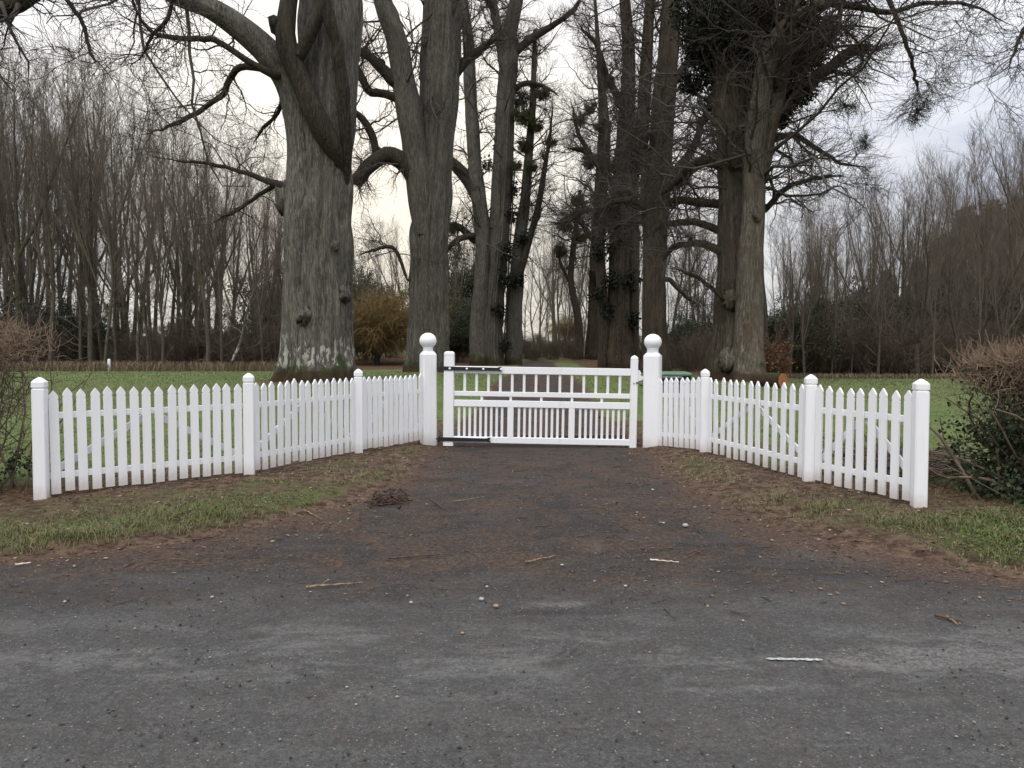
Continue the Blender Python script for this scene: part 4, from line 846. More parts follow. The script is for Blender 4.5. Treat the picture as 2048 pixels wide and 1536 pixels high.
def zone(px, Y, y0):                     # which stretch of a wood a deep tree shows in
    a = (', towards the brown hedge' if px < 150 else ', above mid fence' if px < 380 else ', close to the lichen-footed lime') if px < 1000 else (', close to the pale-stemmed lime' if px < 1720 else ', above mid fence' if px < 1900 else ', over the clipped hedge')
    return a + (', nearer rows' if Y < y0 + 13 else ', farther rows')
def wood(n, px0, px1, y0, y1, sky_fn, order_from, lab_front, lab_back, group, nfront, hvar=.10):
    rows = []
    for i in range(n):
        u = (i + wr.random() * .8) / n; px = px0 + (px1 - px0) * ((u * 7.13) % 1.0 if i >= nfront else i / max(1, nfront - 1)) + wr.uniform(-12, 12)
        Y = wr.uniform(y0, y0 + 3.5) if i < nfront else wr.uniform(y0 + 3, y1)
        x = float((px - 1024) / F * Y); top = float(sky_fn(px)) + wr.uniform(0, 150) * (1 if wr.random() < .75 else .1)
        H = (700 - top) / F * Y + CH - gh(x, Y); rows.append((i < nfront, px, x, Y, max(6, H * wr.uniform(1 - hvar, 1.03))))
    front = sorted([r_ for r_ in rows if r_[0]], key=lambda r_: abs(r_[1] - order_from))
    for k_, (_, px, x, Y, H) in enumerate(front): wood_tree(x, Y, H, lab_front % ordinal(k_ + 1), group, thick=wr.uniform(.85, 1.25))
    for f_, px, x, Y, H in rows:
        if not f_: wood_tree(x, Y, H, lab_back + zone(px, Y, y0), group)
wood(84, -60, 575, 41.5, 66, skyline_l, 640, 'front-row bare tree of the long fence wood, %s from the lichen-footed lime', 'bare tree deep in the long fence wood', 'bare trees of the wood behind the long fence', 22)
wood(84, 1560, 2140, 33.5, 58, skyline_r, 1500, 'front-row bare tree of the shorter fence wood, %s from the pale-stemmed lime', 'bare tree deep in the shorter fence wood', 'bare trees of the wood behind the shorter fence', 22)
# far trees seen down the avenue and between the trunks
for i in range(64):
    px = 690 + (i * 613 % 760) + wr.uniform(-8, 8); Y = wr.uniform(80, 140); x = (px - 1024) / F * Y
    if abs(x - drive_c(Y)) < 2.5: x += 4
    wood_tree(x, Y, wr.uniform(9, 20), 'small far bare tree seen ' + ('between the lichen-footed lime and the forked lime' if px < 860 else 'between the forked lime and the lime cluster' if px < 990 else 'over the gate, down the avenue' if px < 1180 else 'behind the brown limes at the latch post' if px < 1340 else 'between the brown limes and the pale-stemmed lime'), 'far trees beyond the avenue')
wood_tree(float((1050 - 1024) / F * 84), 84, 9, 'little bare tree in the gap beside the drive, beyond the lime cluster', 'trees by the far drive', 4)
wood_tree(float((1092 - 1024) / F * 92), 92, 10, 'little bare tree standing singly in the middle of the avenue gap', 'trees by the far drive', 1)
for i, (px, Y, top, kd, lab) in enumerate(((1046, 74, 420, 2, 'slim bare tree touching the lime cluster in the avenue gap'), (1068, 88, 470, 5, 'slim bare tree just right of the lime cluster in the avenue gap'), (1112, 80, 440, 0, 'forked bare tree left of the slim dark lime in the avenue gap'), (1136, 98, 500, 3, 'thin bare tree against the slim dark lime in the avenue gap'), (1080, 104, 520, 6, 'far bare tree in the middle of the avenue gap'), (780, 78, 500, 1, 'bare tree over the golden willow between the two big limes'), (730, 84, 490, 4, 'bare tree beside the lichen-footed lime, behind the willow'), (915, 72, 430, 7, 'bare tree in the gap between forked lime and cluster'), (1345, 70, 430, 2, 'bare tree in the gap right of the straight brown lime'), (1385, 62, 450, 0, 'forked bare tree between the straight brown lime and the pale one'), (1415, 74, 480, 5, 'thin bare tree left of the pale-stemmed lime'))):
    x = (px - 1024) / F * Y; wood_tree(x, Y, (700 - top) / F * Y + CH - gh(x, Y), lab, 'trees standing between the avenue trunks', kd, thick=1.25)
# the pale crooked sapling at the edge of the left wood
P = smooth_line([(*at(457, 738, 41), .10), (*at(468, 715, 41), .09), (*at(482, 680, 41), .075), (*at(490, 640, 41), .06), (*at(500, 600, 41), .045), (*at(520, 560, 41), .03), (*at(530, 520, 41), .02)], 20)
base = P[0, :3].copy(); root = thing('crooked_sapling', tuple(base), 'pale crooked sapling leaning at the wood edge left of the lichen-footed lime', 'tree')
obj('trunk', Twigs().add((P[:, :3] - base)[None], P[None, :, 3], 10).mesh('trunk'), M['lime_a'], root); A, ra = grow((P[:, :3] - base)[None], P[None, :, 3], 14, 5, 1.1, .8, .2, .05, .5, .008, .03, .35, g=rng); B, rb = grow(A, ra, 6, 4, .5, .7, g=rng); obj('crown', Twigs().add(A, ra, 4).add(B, rb, 3).mesh('crown'), M['twig_wood'], root)

# ------------------------------------------------------------------ undergrowth
def brush_proto(seed, H, n=70, spread=.35, leaf=None, droop=0.0, leafsize=.1, leafn=5, wide=.5):
    g = np.random.default_rng(seed); d = unit(np.c_[g.normal(size=(n, 2)) * spread, np.ones(n)]); p0 = np.c_[g.normal(size=(n, 2)) * wide, np.full(n, -.05)]
    C = np.empty((n, 8, 3)); C[:, 0] = p0; L = H * g.uniform(.55, 1.05, n)
    for s_ in range(1, 8): d = unit(d + g.normal(size=(n, 3)) * .13 + np.array([0, 0, -droop * s_ / 4])); C[:, s_] = C[:, s_ - 1] + d * (L / 7)[:, None]
    r_ = np.tile(np.linspace(.022, .006, 8), (n, 1)) * H / 3; B, rb = grow(C, r_, 8, 5, H * .30, .6, .2, .04 - droop * .5, .55, .006, .014, .2, g=g); T, rt = grow(B, rb, 5, 4, H * .13, .65, .22, .03 - droop * .5, .6, .005, .009, g=g)
    tw = Twigs().add(C, r_, 4).add(B, rb, 3).add(T, rt, 3); lv = None
    if leaf:
        Cx = np.concatenate([T[:, j] for j in (1, 2, 3)] * leafn); Cx = Cx + g.normal(size=Cx.shape) * leafsize * 1.1; lv = leafmesh('leaves', Cx, leafsize, g, .2, .55)
    return tw.mesh('stems'), lv
BP = [brush_proto(200 + i, 3.0) for i in range(3)]; EP = [brush_proto(220 + i, 3.0, 34, .42, True, 0, .075, 7) for i in range(3)]
def brush(x, y, H, label, group, ever=False, wide=1.0, name=None):
    o = thing(name or ('evergreen_bush' if ever else 'bare_shrub'), (x, y, gh(x, y) - .05), label, 'shrub', group, wr.random() * 6.28); o.scale = (H / 3 * wide, H / 3 * wide, H / 3)
    a, b_ = (EP if ever else BP)[wr.randrange(3)]; obj('stems', a, M['brush'], o)
    if ever: obj('foliage', b_, M['laurel'], o)
    return o
for i in range(30):
    px = -50 + 640 * ((i * .618) % 1) + wr.uniform(-10, 10); Y = wr.uniform(44, 62); brush((px - 1024) / F * Y, Y, wr.uniform(1.6, 3.4), 'brown twiggy bush in the long fence wood' + zone(px, Y, 42), 'undergrowth behind the long fence', wide=1.3)
for i in range(4):
    px = 60 + 500 * ((i * .618) % 1); Y = wr.uniform(48, 64); brush((px - 1024) / F * Y, Y, wr.uniform(3, 5.5), 'dark evergreen bush in the wood behind the long fence', 'evergreen bushes behind the long fence', True, 1.1)
for i in range(34):
    px = 1555 + 560 * ((i * .618) % 1) + wr.uniform(-10, 10); Y = wr.uniform(36, 54); brush((px - 1024) / F * Y, Y, wr.uniform(1.6, 3.6), 'brown twiggy bush in the shorter fence wood' + zone(px, Y, 34), 'undergrowth behind the shorter fence', wide=1.3)
for i in range(12):
    px = 1570 + 520 * ((i * .618 + .3) % 1); Y = wr.uniform(38, 56); brush((px - 1024) / F * Y, Y, wr.uniform(3, 6), 'dark evergreen bush in the wood behind the shorter fence', 'evergreen bushes behind the shorter fence', True, 1.1)
for px, Y, H, lab in ((905, 60, 4.6, 'dark evergreen bush behind the hinge stile of the gate'), (935, 66, 5.2, 'taller dark evergreen bush between the forked lime and the cluster'), (730, 62, 3.0, 'low dark bush under the golden willow'), (1370, 56, 4, 'dark bush between the two brown limes and the pale one'), (1405, 60, 4.5, 'dark evergreen bush left of the pale-stemmed lime foot'), (1350, 62, 3.5, 'dark bush just right of the latch gatepost finial')):
    brush((px - 1024) / F * Y, Y, H, lab, 'dark bushes in the avenue', True, 1.0)
for px, Y, H in ((1010, 72, 2.4), (1052, 64, 1.9), (1084, 66, 1.7), (1108, 63, 1.8), (1128, 67, 2.2), (1070, 61, 1.4), (1150, 64, 2.0), (1060, 70, 1.3), (1095, 74, 1.4), (1045, 80, 1.8), (1110, 68, 1.2), (1140, 76, 2.0), (1080, 88, 1.6), (1125, 84, 1.6), (1075, 96, 1.5), (780, 66, 2.5), (1290, 60, 3), (1420, 52, 3.2), (1380, 48, 2.6), (1545, 40, 3)):
    brush((px - 1024) / F * Y, Y, H, 'brown bare shrub between the avenue trunks', 'bare shrubs in the avenue')
# conifers and evergreen trees
def conifer_proto(seed):
    g = np.random.default_rng(seed); n = 5200; z = g.random(n) ** 0.8; rad = (1 - z) ** .75 * 2.3 + .15; th = g.random(n) * 6.283; q = g.random(n) ** .4
    clump = .75 + .45 * np.sin(th * 5 + z * 37 + np.sin(z * 60)) ; Cx = np.c_[np.cos(th) * rad * q * clump, np.sin(th) * rad * q * clump, 1.2 + z * 10.5 - q * rad * .25 + g.normal(size=n) * .15]
    P = np.zeros((1, 10, 3)); P[0, :, 2] = np.linspace(-.2, 11.8, 10); P[0, :, :2] = np.cumsum(g.normal(size=(10, 2)) * .03, 0)
    A, ra = grow(P, np.linspace(.2, .03, 10)[None], 60, 5, 2.0, 1.4, .08, -.03, .3, .012, .04, .1, lend=.7, g=g)
    tr = Twigs().add(P, np.linspace(.22, .03, 10)[None], 9); return tr.mesh('trunk'), Twigs().add(A, ra, 3).mesh('branches'), leafmesh('foliage', Cx, .42, g, .5, .4)
CPR = [conifer_proto(300 + i) for i in range(2)]
for i, (px, Y, top, lab) in enumerate(((1880, 62, 470, 'grey-green conifer mass, innermost of those behind the right-hand wood'), (1925, 60, 415, 'tall grey-green conifer rising behind the right-hand wood'), (1975, 61, 405, 'broad conifer beside the tallest one behind the right-hand wood'), (2030, 60, 395, 'conifer at the frame edge behind the right-hand wood'), (1830, 64, 520, 'lower conifer at the inner end of the right-hand wood'), (1770, 64, 540, 'lowest conifer showing over the right-hand undergrowth'), (2085, 60, 380, 'conifer just leaving the frame behind the clipped hedge'),
                                           )):
    x = (px - 1024) / F * Y; H = (700 - top) / F * Y + CH - gh(x, Y); o = thing('conifer', (x, Y, gh(x, Y)), lab, 'tree', 'evergreen trees behind the woods', i * 1.7); o.scale = (H / 12 * 1.35, H / 12 * 1.35, H / 12)
    a, b_, c_ = CPR[i % 2]; obj('trunk', a, M['wood_trunk'], o); obj('branches', b_, M['twig_wood'], o); obj('foliage', c_, M['evergreen'], o)
for px, Y, top, wd, lab in ((535, 66, 540, .8, 'dark rounded evergreen behind the wood, beside the lichen-footed lime'), (925, 76, 505, .5, 'dark shaggy evergreen between the forked lime and the lime cluster'), (722, 90, 540, .8, 'dark far evergreen behind the golden willow'), (905, 70, 600, .8, 'lower dark evergreen behind the hinge gatepost')):
    x = (px - 1024) / F * Y; brush(x, Y, ((700 - top) / F * Y + CH - gh(x, Y)) * 1.05, lab, 'shaggy evergreens', True, wd, 'evergreen_tree')
# golden weeping willows
def willow_proto(seed):
    g = np.random.default_rng(seed); P = np.zeros((1, 6, 3)); P[0, :, 2] = np.linspace(-.1, 2.2, 6); P[0, :, 0] = np.cumsum(g.normal(size=6) * .06)
    A, ra = grow(P, np.linspace(.16, .1, 6)[None], 44, 8, 2.7, 1.05, .15, .07, .6, .02, .06, .55, lend=0, g=g); B, rb = grow(A, ra, 16, 6, 1.6, .8, .18, -.05, .5, .010, .02, .15, lend=.2, g=g); C, rc = grow(B, rb, 9, 5, 1.2, .7, .16, -.22, .6, .009, .012, .1, g=g)
    return Twigs().add(P, np.linspace(.17, .12, 6)[None], 9).mesh('trunk'), Twigs().add(A, ra, 4).add(B, rb, 3).add(C, rc, 3).mesh('shoots')
WW = willow_proto(77)
for px, Y, top, wd, lab in ((754, 56, 580, 1.35, 'golden-brown weeping willow dome between the two big limes'), (1130, 96, 632, 1.3, 'smaller golden willow showing in the gap down the avenue'), (1232, 70, 560, 0.5, 'slim willow half hidden by the brown limes')):
    x = (px - 1024) / F * Y; H = (700 - top) / F * Y + CH - gh(x, Y); o = thing('willow', (x, Y, gh(x, Y)), lab, 'tree', 'golden willows', px); o.scale = (H / 5.2 * wd, H / 5.2 * wd, H / 5.2)
    obj('trunk', WW[0], M['limb_dark'], o); obj('shoots', WW[1], M['willow'], o)

# ------------------------------------------------------------------ hedges at the fence ends
def hedge(name, label, path, H, top_band, seed, nst, ivy_z, ivy_n, group):
    g = np.random.default_rng(seed); pts = np.array(path, float); L = np.r_[0, np.cumsum(np.hypot(*np.diff(pts, axis=0).T))]
    base = np.array([pts[0, 0], pts[0, 1], gh(*pts[0])]); root = thing(name, tuple(base), label, 'hedge', group)
    u = g.random(nst) * L[-1]; px = np.interp(u, L, pts[:, 0]) + g.normal(size=nst) * .10; py = np.interp(u, L, pts[:, 1]) + g.normal(size=nst) * .22
    P = np.empty((nst, 8, 3)); P[:, 0] = np.c_[px, py, ground_h(px, py) - .05]; d = unit(np.c_[g.normal(size=(nst, 2)) * .35, np.ones(nst)])
    for s_ in range(1, 8): d = unit(d + g.normal(size=(nst, 3)) * .22 + np.array([0, 0, .08])); P[:, s_] = P[:, s_ - 1] + d * (H * .88 / 7)
    P -= base; r_ = np.tile(np.linspace(.020, .008, 8), (nst, 1)) * g.uniform(.4, 1.2, (nst, 1))
    obj('stems', Twigs().add(P, r_, 6).mesh('stems'), M['hedge_wood'], root)
    A, ra = grow(P, r_, 9, 6, .8, 1.0, .28, .03, .5, .005, .010, .3, 1, .5, lend=.2, g=g); B, rb = grow(A, ra, 6, 5, .42, .8, .28, .05, .6, .0035, .006, .1, g=g)
    ok = B[:, :, 2].max(1) < H; okA = A[:, :, 2].max(1) < H + .05; sg = np.sign(pts[1, 0] - pts[0, 0]); ok &= (B[:, :, 0] * sg).min(1) > .08; okA &= (A[:, :, 0] * sg).min(1) > .05
    obj('branches', Twigs().add(A[okA], ra[okA], 4).add(B[ok], rb[ok], 3).mesh('branches'), M['hedge_wood'], root)
    # clipped top: a dense tan thatch of cut shoots
    n = int(top_band * L[-1]); u = .12 + g.random(n) * (L[-1] - .12); x = np.interp(u, L, pts[:, 0]) + g.normal(size=n) * .09; y = np.interp(u, L, pts[:, 1]) + g.normal(size=n) * .30; z = H - .44 + .36 * g.random(n) ** .7 - .16 * np.exp(-u / .25) + (fbm(u * 1.7 + seed, u * 0 + 3.3) - .5) * .16
    d = unit(g.normal(size=(n, 3)) + np.array([0, 0, .9])); T = np.stack([x, y, z], -1)[:, None] + d[:, None] * np.linspace(0, .26, 4)[None, :, None] * g.uniform(.5, 1.3, (n, 1, 1)) + np.cumsum(g.normal(size=(n, 4, 3)) * .014, 1); T[:, :, 2] += base[2] * 0; T = T - np.array([base[0], base[1], 0])
    obj('clipped_top', Twigs().add(T, np.tile(np.linspace(.0042, .0022, 4), (n, 1)), 3).mesh('clipped_top'), M['hedge_tan'], root)
    # ivy low on the hedge
    n = int(ivy_n * L[-1]); u = g.random(n) * L[-1]; zz = ivy_z[0] + (ivy_z[1] - ivy_z[0]) * g.random(n) ** 1.2; sp_ = .34 * (1.1 - .5 * zz / H)
    C = np.c_[np.interp(u, L, pts[:, 0]) + g.normal(size=n) * sp_ * .5, np.interp(u, L, pts[:, 1]) - .12 + g.normal(size=n) * sp_, zz]; k_ = fbm(C[:, 0] * 2.6 + C[:, 1] * 1.5, C[:, 2] * 3.2 + 7, 4) > (.42 if ivy_n > 4000 else .47); C = C[k_] - np.array([base[0], base[1], 0])
    obj('ivy_leaves', leafmesh('ivy_leaves', C, .046, g, .4, .8), M['ivy'], root)
    return root
hedge('hedge', 'brown leafless hedge with thin cut top and low ivy, at the long fence end', HEDGE_L, 1.86, 900, 51, 130, (.02, .62), 2200, 'hedges at the fence ends')
hedge('hedge', 'tan-topped clipped hedge with dark ivy at the shorter fence end', HEDGE_R, 1.56, 3200, 52, 300, (.02, 1.36), 12000, 'hedges at the fence ends')
# brushwood heaps behind the posts
for nm, cx, cy, sd in (('brushwood', 4.75, 9.0, 61),):
    g = np.random.default_rng(sd); n = 170; p = np.c_[cx + np.clip(g.normal(size=n) * .45, -.6, 1.2), cy + g.normal(size=n) * .35, .12 + g.random(n) * .28]; d = unit(np.c_[g.normal(size=(n, 2)), g.normal(size=n) * .22]); P = p[:, None] + d[:, None] * np.linspace(-.4, .4, 6)[None, :, None] + np.cumsum(g.normal(size=(n, 6, 3)) * .02, 1); P[:, :, 2] = np.maximum(P[:, :, 2], .07)
    base = np.array([cx, cy, gh(cx, cy)]); tag(obj(nm, Twigs().add(P - base, np.tile(np.linspace(.010, .004, 6), (n, 1)), 4).mesh(nm), M['hedge_wood'], None, tuple(base)), 'heap of brown brushwood behind the end post by the clipped hedge', 'brushwood', None, 'stuff')

# ------------------------------------------------------------------ small things on the ground
def stick(px0, py0, px1, py1, r_, label, mat='stick', bend=.03, fork=False, group='sticks lying on the tarmac'):
    a, b_ = ongnd(px0, py0, .012), ongnd(px1, py1, .012); n = 12; t_ = np.linspace(0, 1, n); g = np.random.default_rng(int(px0 * 7 + py0)); L = np.linalg.norm(b_ - a); side = np.array([-(b_ - a)[1], (b_ - a)[0], 0]) / L
    P = a + (b_ - a) * t_[:, None] + side * (np.cumsum(g.normal(size=n)) * bend * L * .12)[:, None]; P[:, 2] = .008 + r_ + np.abs(g.normal(size=n)) * .003
    tw = Twigs().add((P - a)[None], (r_ * np.linspace(1, .45, n) * (1 + .15 * g.normal(size=n)))[None], 7)
    o = obj('stick', tw.mesh('stick'), M[mat], None, tuple(a)); tag(o, label, 'stick', group)
    if fork:
        q, rq = grow((P - a)[None], np.full((1, n), r_ * .7), 3, 5, L * .28, .6, .12, 0, .6, r_ * .35, g=g); q[:, :, 2] = np.clip(q[:, :, 2], .003, .03); obj('side_twig', Twigs().add(q, rq, 5).mesh('side_twig'), M[mat], o)
stick(612, 1176, 726, 1166, .0085, 'long tan stick lying alone on the tarmac nearest the lane', fork=True)
stick(775, 1118, 905, 1108, .007, 'thin brown stick lying across the drive mouth below the bark heap', 'stick_dark')
stick(1050, 1126, 1112, 1112, .008, 'short bent brown stick in the middle of the drive mouth', 'stick', .06, True)
stick(1300, 1120, 1358, 1125, .006, 'bleached pale stick on the drive mouth towards the shorter fence', 'stick_pale')
stick(862, 998, 900, 1024, .007, 'dark curved twig beside the bark heap', 'stick_dark', .08)
stick(905, 1004, 968, 994, .006, 'tan twig on the drive between the bark heap and the gate', 'stick')
stick(1385, 1102, 1412, 1110, .008, 'short dark stick right of the bleached one', 'stick_dark')
stick(1462, 1222, 1498, 1234, .006, 'thin dark twig near the lane below the shorter fence', 'stick_dark')
stick(1328, 1216, 1350, 1238, .005, 'small slanting twig on the tarmac edge of the lane', 'stick_dark')
stick(1870, 1232, 1925, 1246, .010, 'brown stick nearest the frame edge on the lane', 'stick_dark', .05, True)
stick(1895, 1236, 1918, 1252, .008, 'second brown stick crossing the one at the frame edge', 'stick')
stick(1015, 934, 1040, 930, .005, 'short twig on the drive just before the gate', 'stick_dark')
stick(385, 1082, 440, 1072, .009, 'bark strip lying at the verge edge below the long fence', 'stick_dark', .05)
stick(30, 1131, 62, 1127, .009, 'pale stick on the verge edge at the frame side', 'stick_pale')
stick(590, 1010, 640, 1040, .006, 'dry bramble stem on the verge below the long fence', 'stick', .10)
def pebble(px, py, rp, mat, label):
    c = ongnd(px, py, .01); r_ = rp * c[1] / F; g = np.random.default_rng(int(px)); th = np.linspace(0, np.pi, 7); ph = np.linspace(0, 6.283, 10, endpoint=False); rr = r_ * (1 + .12 * g.normal(size=(7, 10))); rr[0] = rr[0].mean(); rr[-1] = rr[-1].mean()
    V = np.stack([rr * np.sin(th)[:, None] * np.cos(ph), .8 * rr * np.sin(th)[:, None] * np.sin(ph), .6 * rr * np.cos(th)[:, None] * np.ones(10)], -1); ii = np.arange(70).reshape(7, 10); jj = np.roll(ii, -1, 1)
    tag(obj('stone', mesh('stone', V.reshape(-1, 3), np.stack([ii[:-1], ii[1:], jj[1:], jj[:-1]], -1).reshape(-1, 4)), M[mat], None, (c[0], c[1], .006 + r_ * .45)), label, 'stone', 'loose stones on the tarmac')
for px, py, rp, mt, lab in ((963, 1199, 5.5, 'stone_w', 'white pebble, largest of the group nearest the lane'), (992, 1213, 6, 'stone_o', 'flat orange-tan stone beside the white pebbles near the lane'), (822, 1205, 4, 'stone_w', 'pale pebble left of the white pebble group'), (974, 1173, 3, 'stone_w', 'small white pebble just above the pebble group'), (1371, 1052, 6, 'stone_w', 'whitish stone by the verge of the shorter fence'), (1327, 1046, 3, 'stone_w', 'small white stone left of the whitish one by the verge'), (1124, 1130, 3.4, 'stone_w', 'small pale stone right of the bent stick'), (1251, 1172, 3.6, 'stone_w', 'pale stone in the middle of the drive mouth'), (712, 1408, 3, 'stone_w', 'tiny white stone alone on the near lane'), (1278, 1424, 3.4, 'stone_w', 'small pale stone on the near lane'), (1486, 1241, 3, 'stone_w', 'small pale stone beside the thin dark twig'), (424, 1194, 3.4, 'stone_w', 'small white stone on the gritty tarmac below the long fence'), (130, 1203, 3.4, 'stone_w', 'small pale stone at the gritty far side of the lane'), (1305, 980, 3.2, 'stone_w', 'pale stone on the drive below the latch gatepost'), (1433, 981, 3, 'stone_w', 'pale stone on the verge below the shorter fence'), (925, 1266, 4, 'stone_o', 'tan stone at the join of drive and lane')):
    pebble(px, py, rp, mt, lab)
# heap of bark and twigs on the drive edge
g = np.random.default_rng(71); c0 = ongnd(782, 1003, 0); n = 110; p = np.c_[c0[0] + g.normal(size=n) * .11, c0[1] + g.normal(size=n) * .15, .010 + g.random(n) * .028]; d = unit(np.c_[g.normal(size=n), g.normal(size=n) * .5 + .3, g.normal(size=n) * .12]); P = p[:, None] + d[:, None] * np.linspace(-.06, .06, 5)[None, :, None] + np.cumsum(g.normal(size=(n, 5, 3)) * .010, 1); P[:, :, 2] = np.maximum(P[:, :, 2], .008)
tag(obj('bark_heap', Twigs().add(P - c0, np.tile(np.linspace(.007, .004, 5), (n, 1)) * g.uniform(.6, 1.6, (n, 1)), 4).mesh('bark_heap'), flat('rotten_bark', (0.060, 0.036, 0.026), .9, .4, 30), None, tuple(c0)), 'small heap of reddish dead twigs on the drive edge below the long fence', 'twig heap', None, 'stuff')
# low container with a green lid and the cut log
c0 = at(1338, 760, 19); bz = gh(c0[0], c0[1]); H = at(1338, 743, 19)[2] - bz; root = thing('storage_bin', (c0[0], c0[1], bz), 'dark container with a green lid just behind the shorter fence', 'container', None, R(-8))
mb = MB(); mb.stack((0, 0, 0), [(0, .44, .30), (H - .09, .52, .36)], .04); obj('body', mb.mesh('body'), M['bin_dark'], root)
mb = MB(); mb.stack((0, 0, 0), [(H - .10, .55, .39), (H - .06, .56, .40), (H - .02, .50, .34), (H, .40, .25)], .06); obj('lid', mb.mesh('lid'), M['bin_green'], root)
mb = MB(); mb.box((0, 0, 0), (.5, .03, .05), .01); obj('handle', mb.mesh('handle'), M['galv'], root, (.05, -.405, H - .14))
c0 = at(1566, 768, 21); bz = gh(c0[0], c0[1]); root = thing('cut_log', (c0[0], c0[1], bz), 'sawn log with a bright orange cut end behind the shorter fence', 'log', None, R(38))
r_ = .235; zt = at(1566, 751, 21)[2] - bz - r_; P = np.zeros((1, 8, 3)); P[0, :, 1] = np.linspace(0, .9, 8); P[0, :, 2] = max(.2, zt)
obj('bark', Twigs().add(P, np.full((1, 8), r_), 18, noise_ring(8, 18, .9, 5, .03)[None]).mesh('bark'), M['lime_c'], root)
mb = MB(); mb.lathe((0, 0, 0), [(r_ * .97, 0), (r_ * .97, .02), (r_ * .05, .024)], 20); o = obj('cut_face', mb.mesh('cut_face'), M['cut'], root, (0, .004, max(.2, zt))); o.rotation_euler[0] = R(90)
if zt > .3:
    P2 = P.copy(); P2[0, :, 2] = .22; P2[0, :, 0] += .25; o = obj('under_log', Twigs().add(P2, np.full((1, 8), .23), 14, noise_ring(8, 14, .9, 6, .03)[None]).mesh('under_log'), M['lime_c'], root); P3 = P2.copy(); P3[0, :, 0] -= .5; obj('under_log', Twigs().add(P3, np.full((1, 8), .23), 14, noise_ring(8, 14, .9, 8, .03)[None]).mesh('under_log'), M['lime_c'], root)
c0 = at(218, 716, 40); bz = gh(c0[0], c0[1]); mb = MB(); mb.stack((0, 0, 0), [(-.1, .07, .05), (.62, .07, .05), (.68, .045, .03)], .012); tag(obj('marker_post', mb.mesh('marker_post'), M['white'], None, (c0[0], c0[1], bz)), 'tiny white marker post at the edge of the wood behind the long fence', 'marker post')

# ------------------------------------------------------------------ grass, leaves, litter
def blades(name, x, y, h, wd, g, mat, lean=.45, var=None):
    n = len(x); z = ground_h(x, y) - .004; th = g.random(n) * 6.283; d = np.c_[np.cos(th), np.sin(th)]; ln = (h * lean * (.4 + 1.2 * g.random(n)))[:, None]
    p = np.c_[x, y, z]; s_ = np.c_[-d[:, 1], d[:, 0], np.zeros(n)] * (wd / 2)[:, None] if np.ndim(wd) else np.c_[-d[:, 1], d[:, 0], np.zeros(n)] * wd / 2
    mid = p + np.c_[d * ln * .35, h * .62]; tp = p + np.c_[d * ln * 1.2, h * .92]
    V = np.stack([p - s_, p + s_, mid + s_ * .8, mid - s_ * .8, tp], 1).reshape(-1, 3); b0 = np.arange(n)[:, None] * 5
    o = obj(name, mesh(name, V, b0 + np.array([[0, 1, 2, 3]]), b0 + np.array([[3, 2, 4]]), False, {'var': np.repeat(g.random(n) if var is None else var, 5)}), M[mat]); return tag(o, kind='stuff')
g = np.random.default_rng(90)
n = 220000; x = g.uniform(-8, 8, n); y = g.uniform(4.2, 13, n); mu, li = masks(x, y); s = edge_dist(x, y) + (fbm(x * 2.2, y * 2.2) - .5) * .3
lush = fbm(x * 1.3 + 2, y * 1.3 + 9, 3); lush = lush + .22 * ((x > 3.2) & (y < 8)) + .10 * np.exp(-((s - .35) / .22) ** 2) * (x < 0) * (y < 8.5)
keep = (s > .03) & (g.random(n) < np.clip((lush - .36) * 3.0, .05, .9) * (1 - .8 * mu.clip(0, 1) ** 1.5) * (1 - .8 * li.clip(0, 1) * (x < 4)))
x, y, lush, s = x[keep], y[keep], lush[keep], s[keep]; h = (.012 + .034 * g.random(len(x)) ** 1.6) * np.clip(lush * 1.7, .5, 1.8) * np.where((s < .5) & (y < 8.5), 1.1, .9)
tag(blades('verge_grass', x, y, h, .0055, g, 'grass', 1.3, np.clip(.56 - (lush - .5) * 2.2 + g.normal(size=len(x)) * .28, 0, 1)), 'rough grass of the verges in front of the fences', 'grass')
# longer tufts along the kerb line
tx, ty = [], []
for px, py in ((60, 1095), (30, 1075), (110, 1082), (160, 1078), (210, 1075), (290, 1050), (310, 1040), (395, 1035), (410, 1045), (350, 1060), (460, 1030), (250, 1068), (1930, 1060), (1980, 1075), (2020, 1050), (2040, 1090), (1890, 1050), (1960, 1040), (1840, 1060), (1760, 1050), (2000, 1110), (1650, 1020), (1560, 1000)):
    c = ongnd(px, py, .05); k_ = 110; tx.append(c[0] + g.normal(size=k_) * .10); ty.append(c[1] + g.normal(size=k_) * .09)
tx, ty = np.concatenate(tx), np.concatenate(ty); tag(blades('tall_grass', tx, ty, (.035 + .085 * g.random(len(tx)) ** 1.5), .005, g, 'grass', 1.0, np.clip(g.normal(size=len(tx)) * .25 + .35, 0, 1)), 'longer arching grass tufts along the verge edge', 'grass')
px = np.concatenate([1960 + g.normal(size=1500) * 75, 2030 + g.normal(size=1500) * 70]); py = np.concatenate([1048 + g.normal(size=1500) * 14, 1080 + g.normal(size=1500) * 20]); q = np.array([ongnd(a, b, .06) for a, b in zip(px, py)]); k_ = fbm(q[:, 0] * 3, q[:, 1] * 3, 3) > .42; q = q[k_]
q[:, 2] = ground_h(q[:, 0], q[:, 1]) + .005 + .035 * g.random(len(q)); M['weed'] = varmat('weed_leaves', [(.060, .085, .022), (.100, .135, .036), (.15, .185, .060)], .6, .3)
tag(obj('verge_weeds', leafmesh('verge_weeds', q, .030, g, -.5, .4), M['weed']), 'bright green low weeds on the verge below the clipped hedge', 'weeds', None, 'stuff')
n = 210000; x = g.uniform(-26, 22, n); y = 8.5 + 31 * g.random(n) ** 1.35; mu, li = masks(x, y)
keep = (edge_dist(x, y) > .1) & (g.random(n) > np.maximum(mu, li) * 1.1) & (np.abs(x) < y * .75 + 1); x, y = x[keep], y[keep]
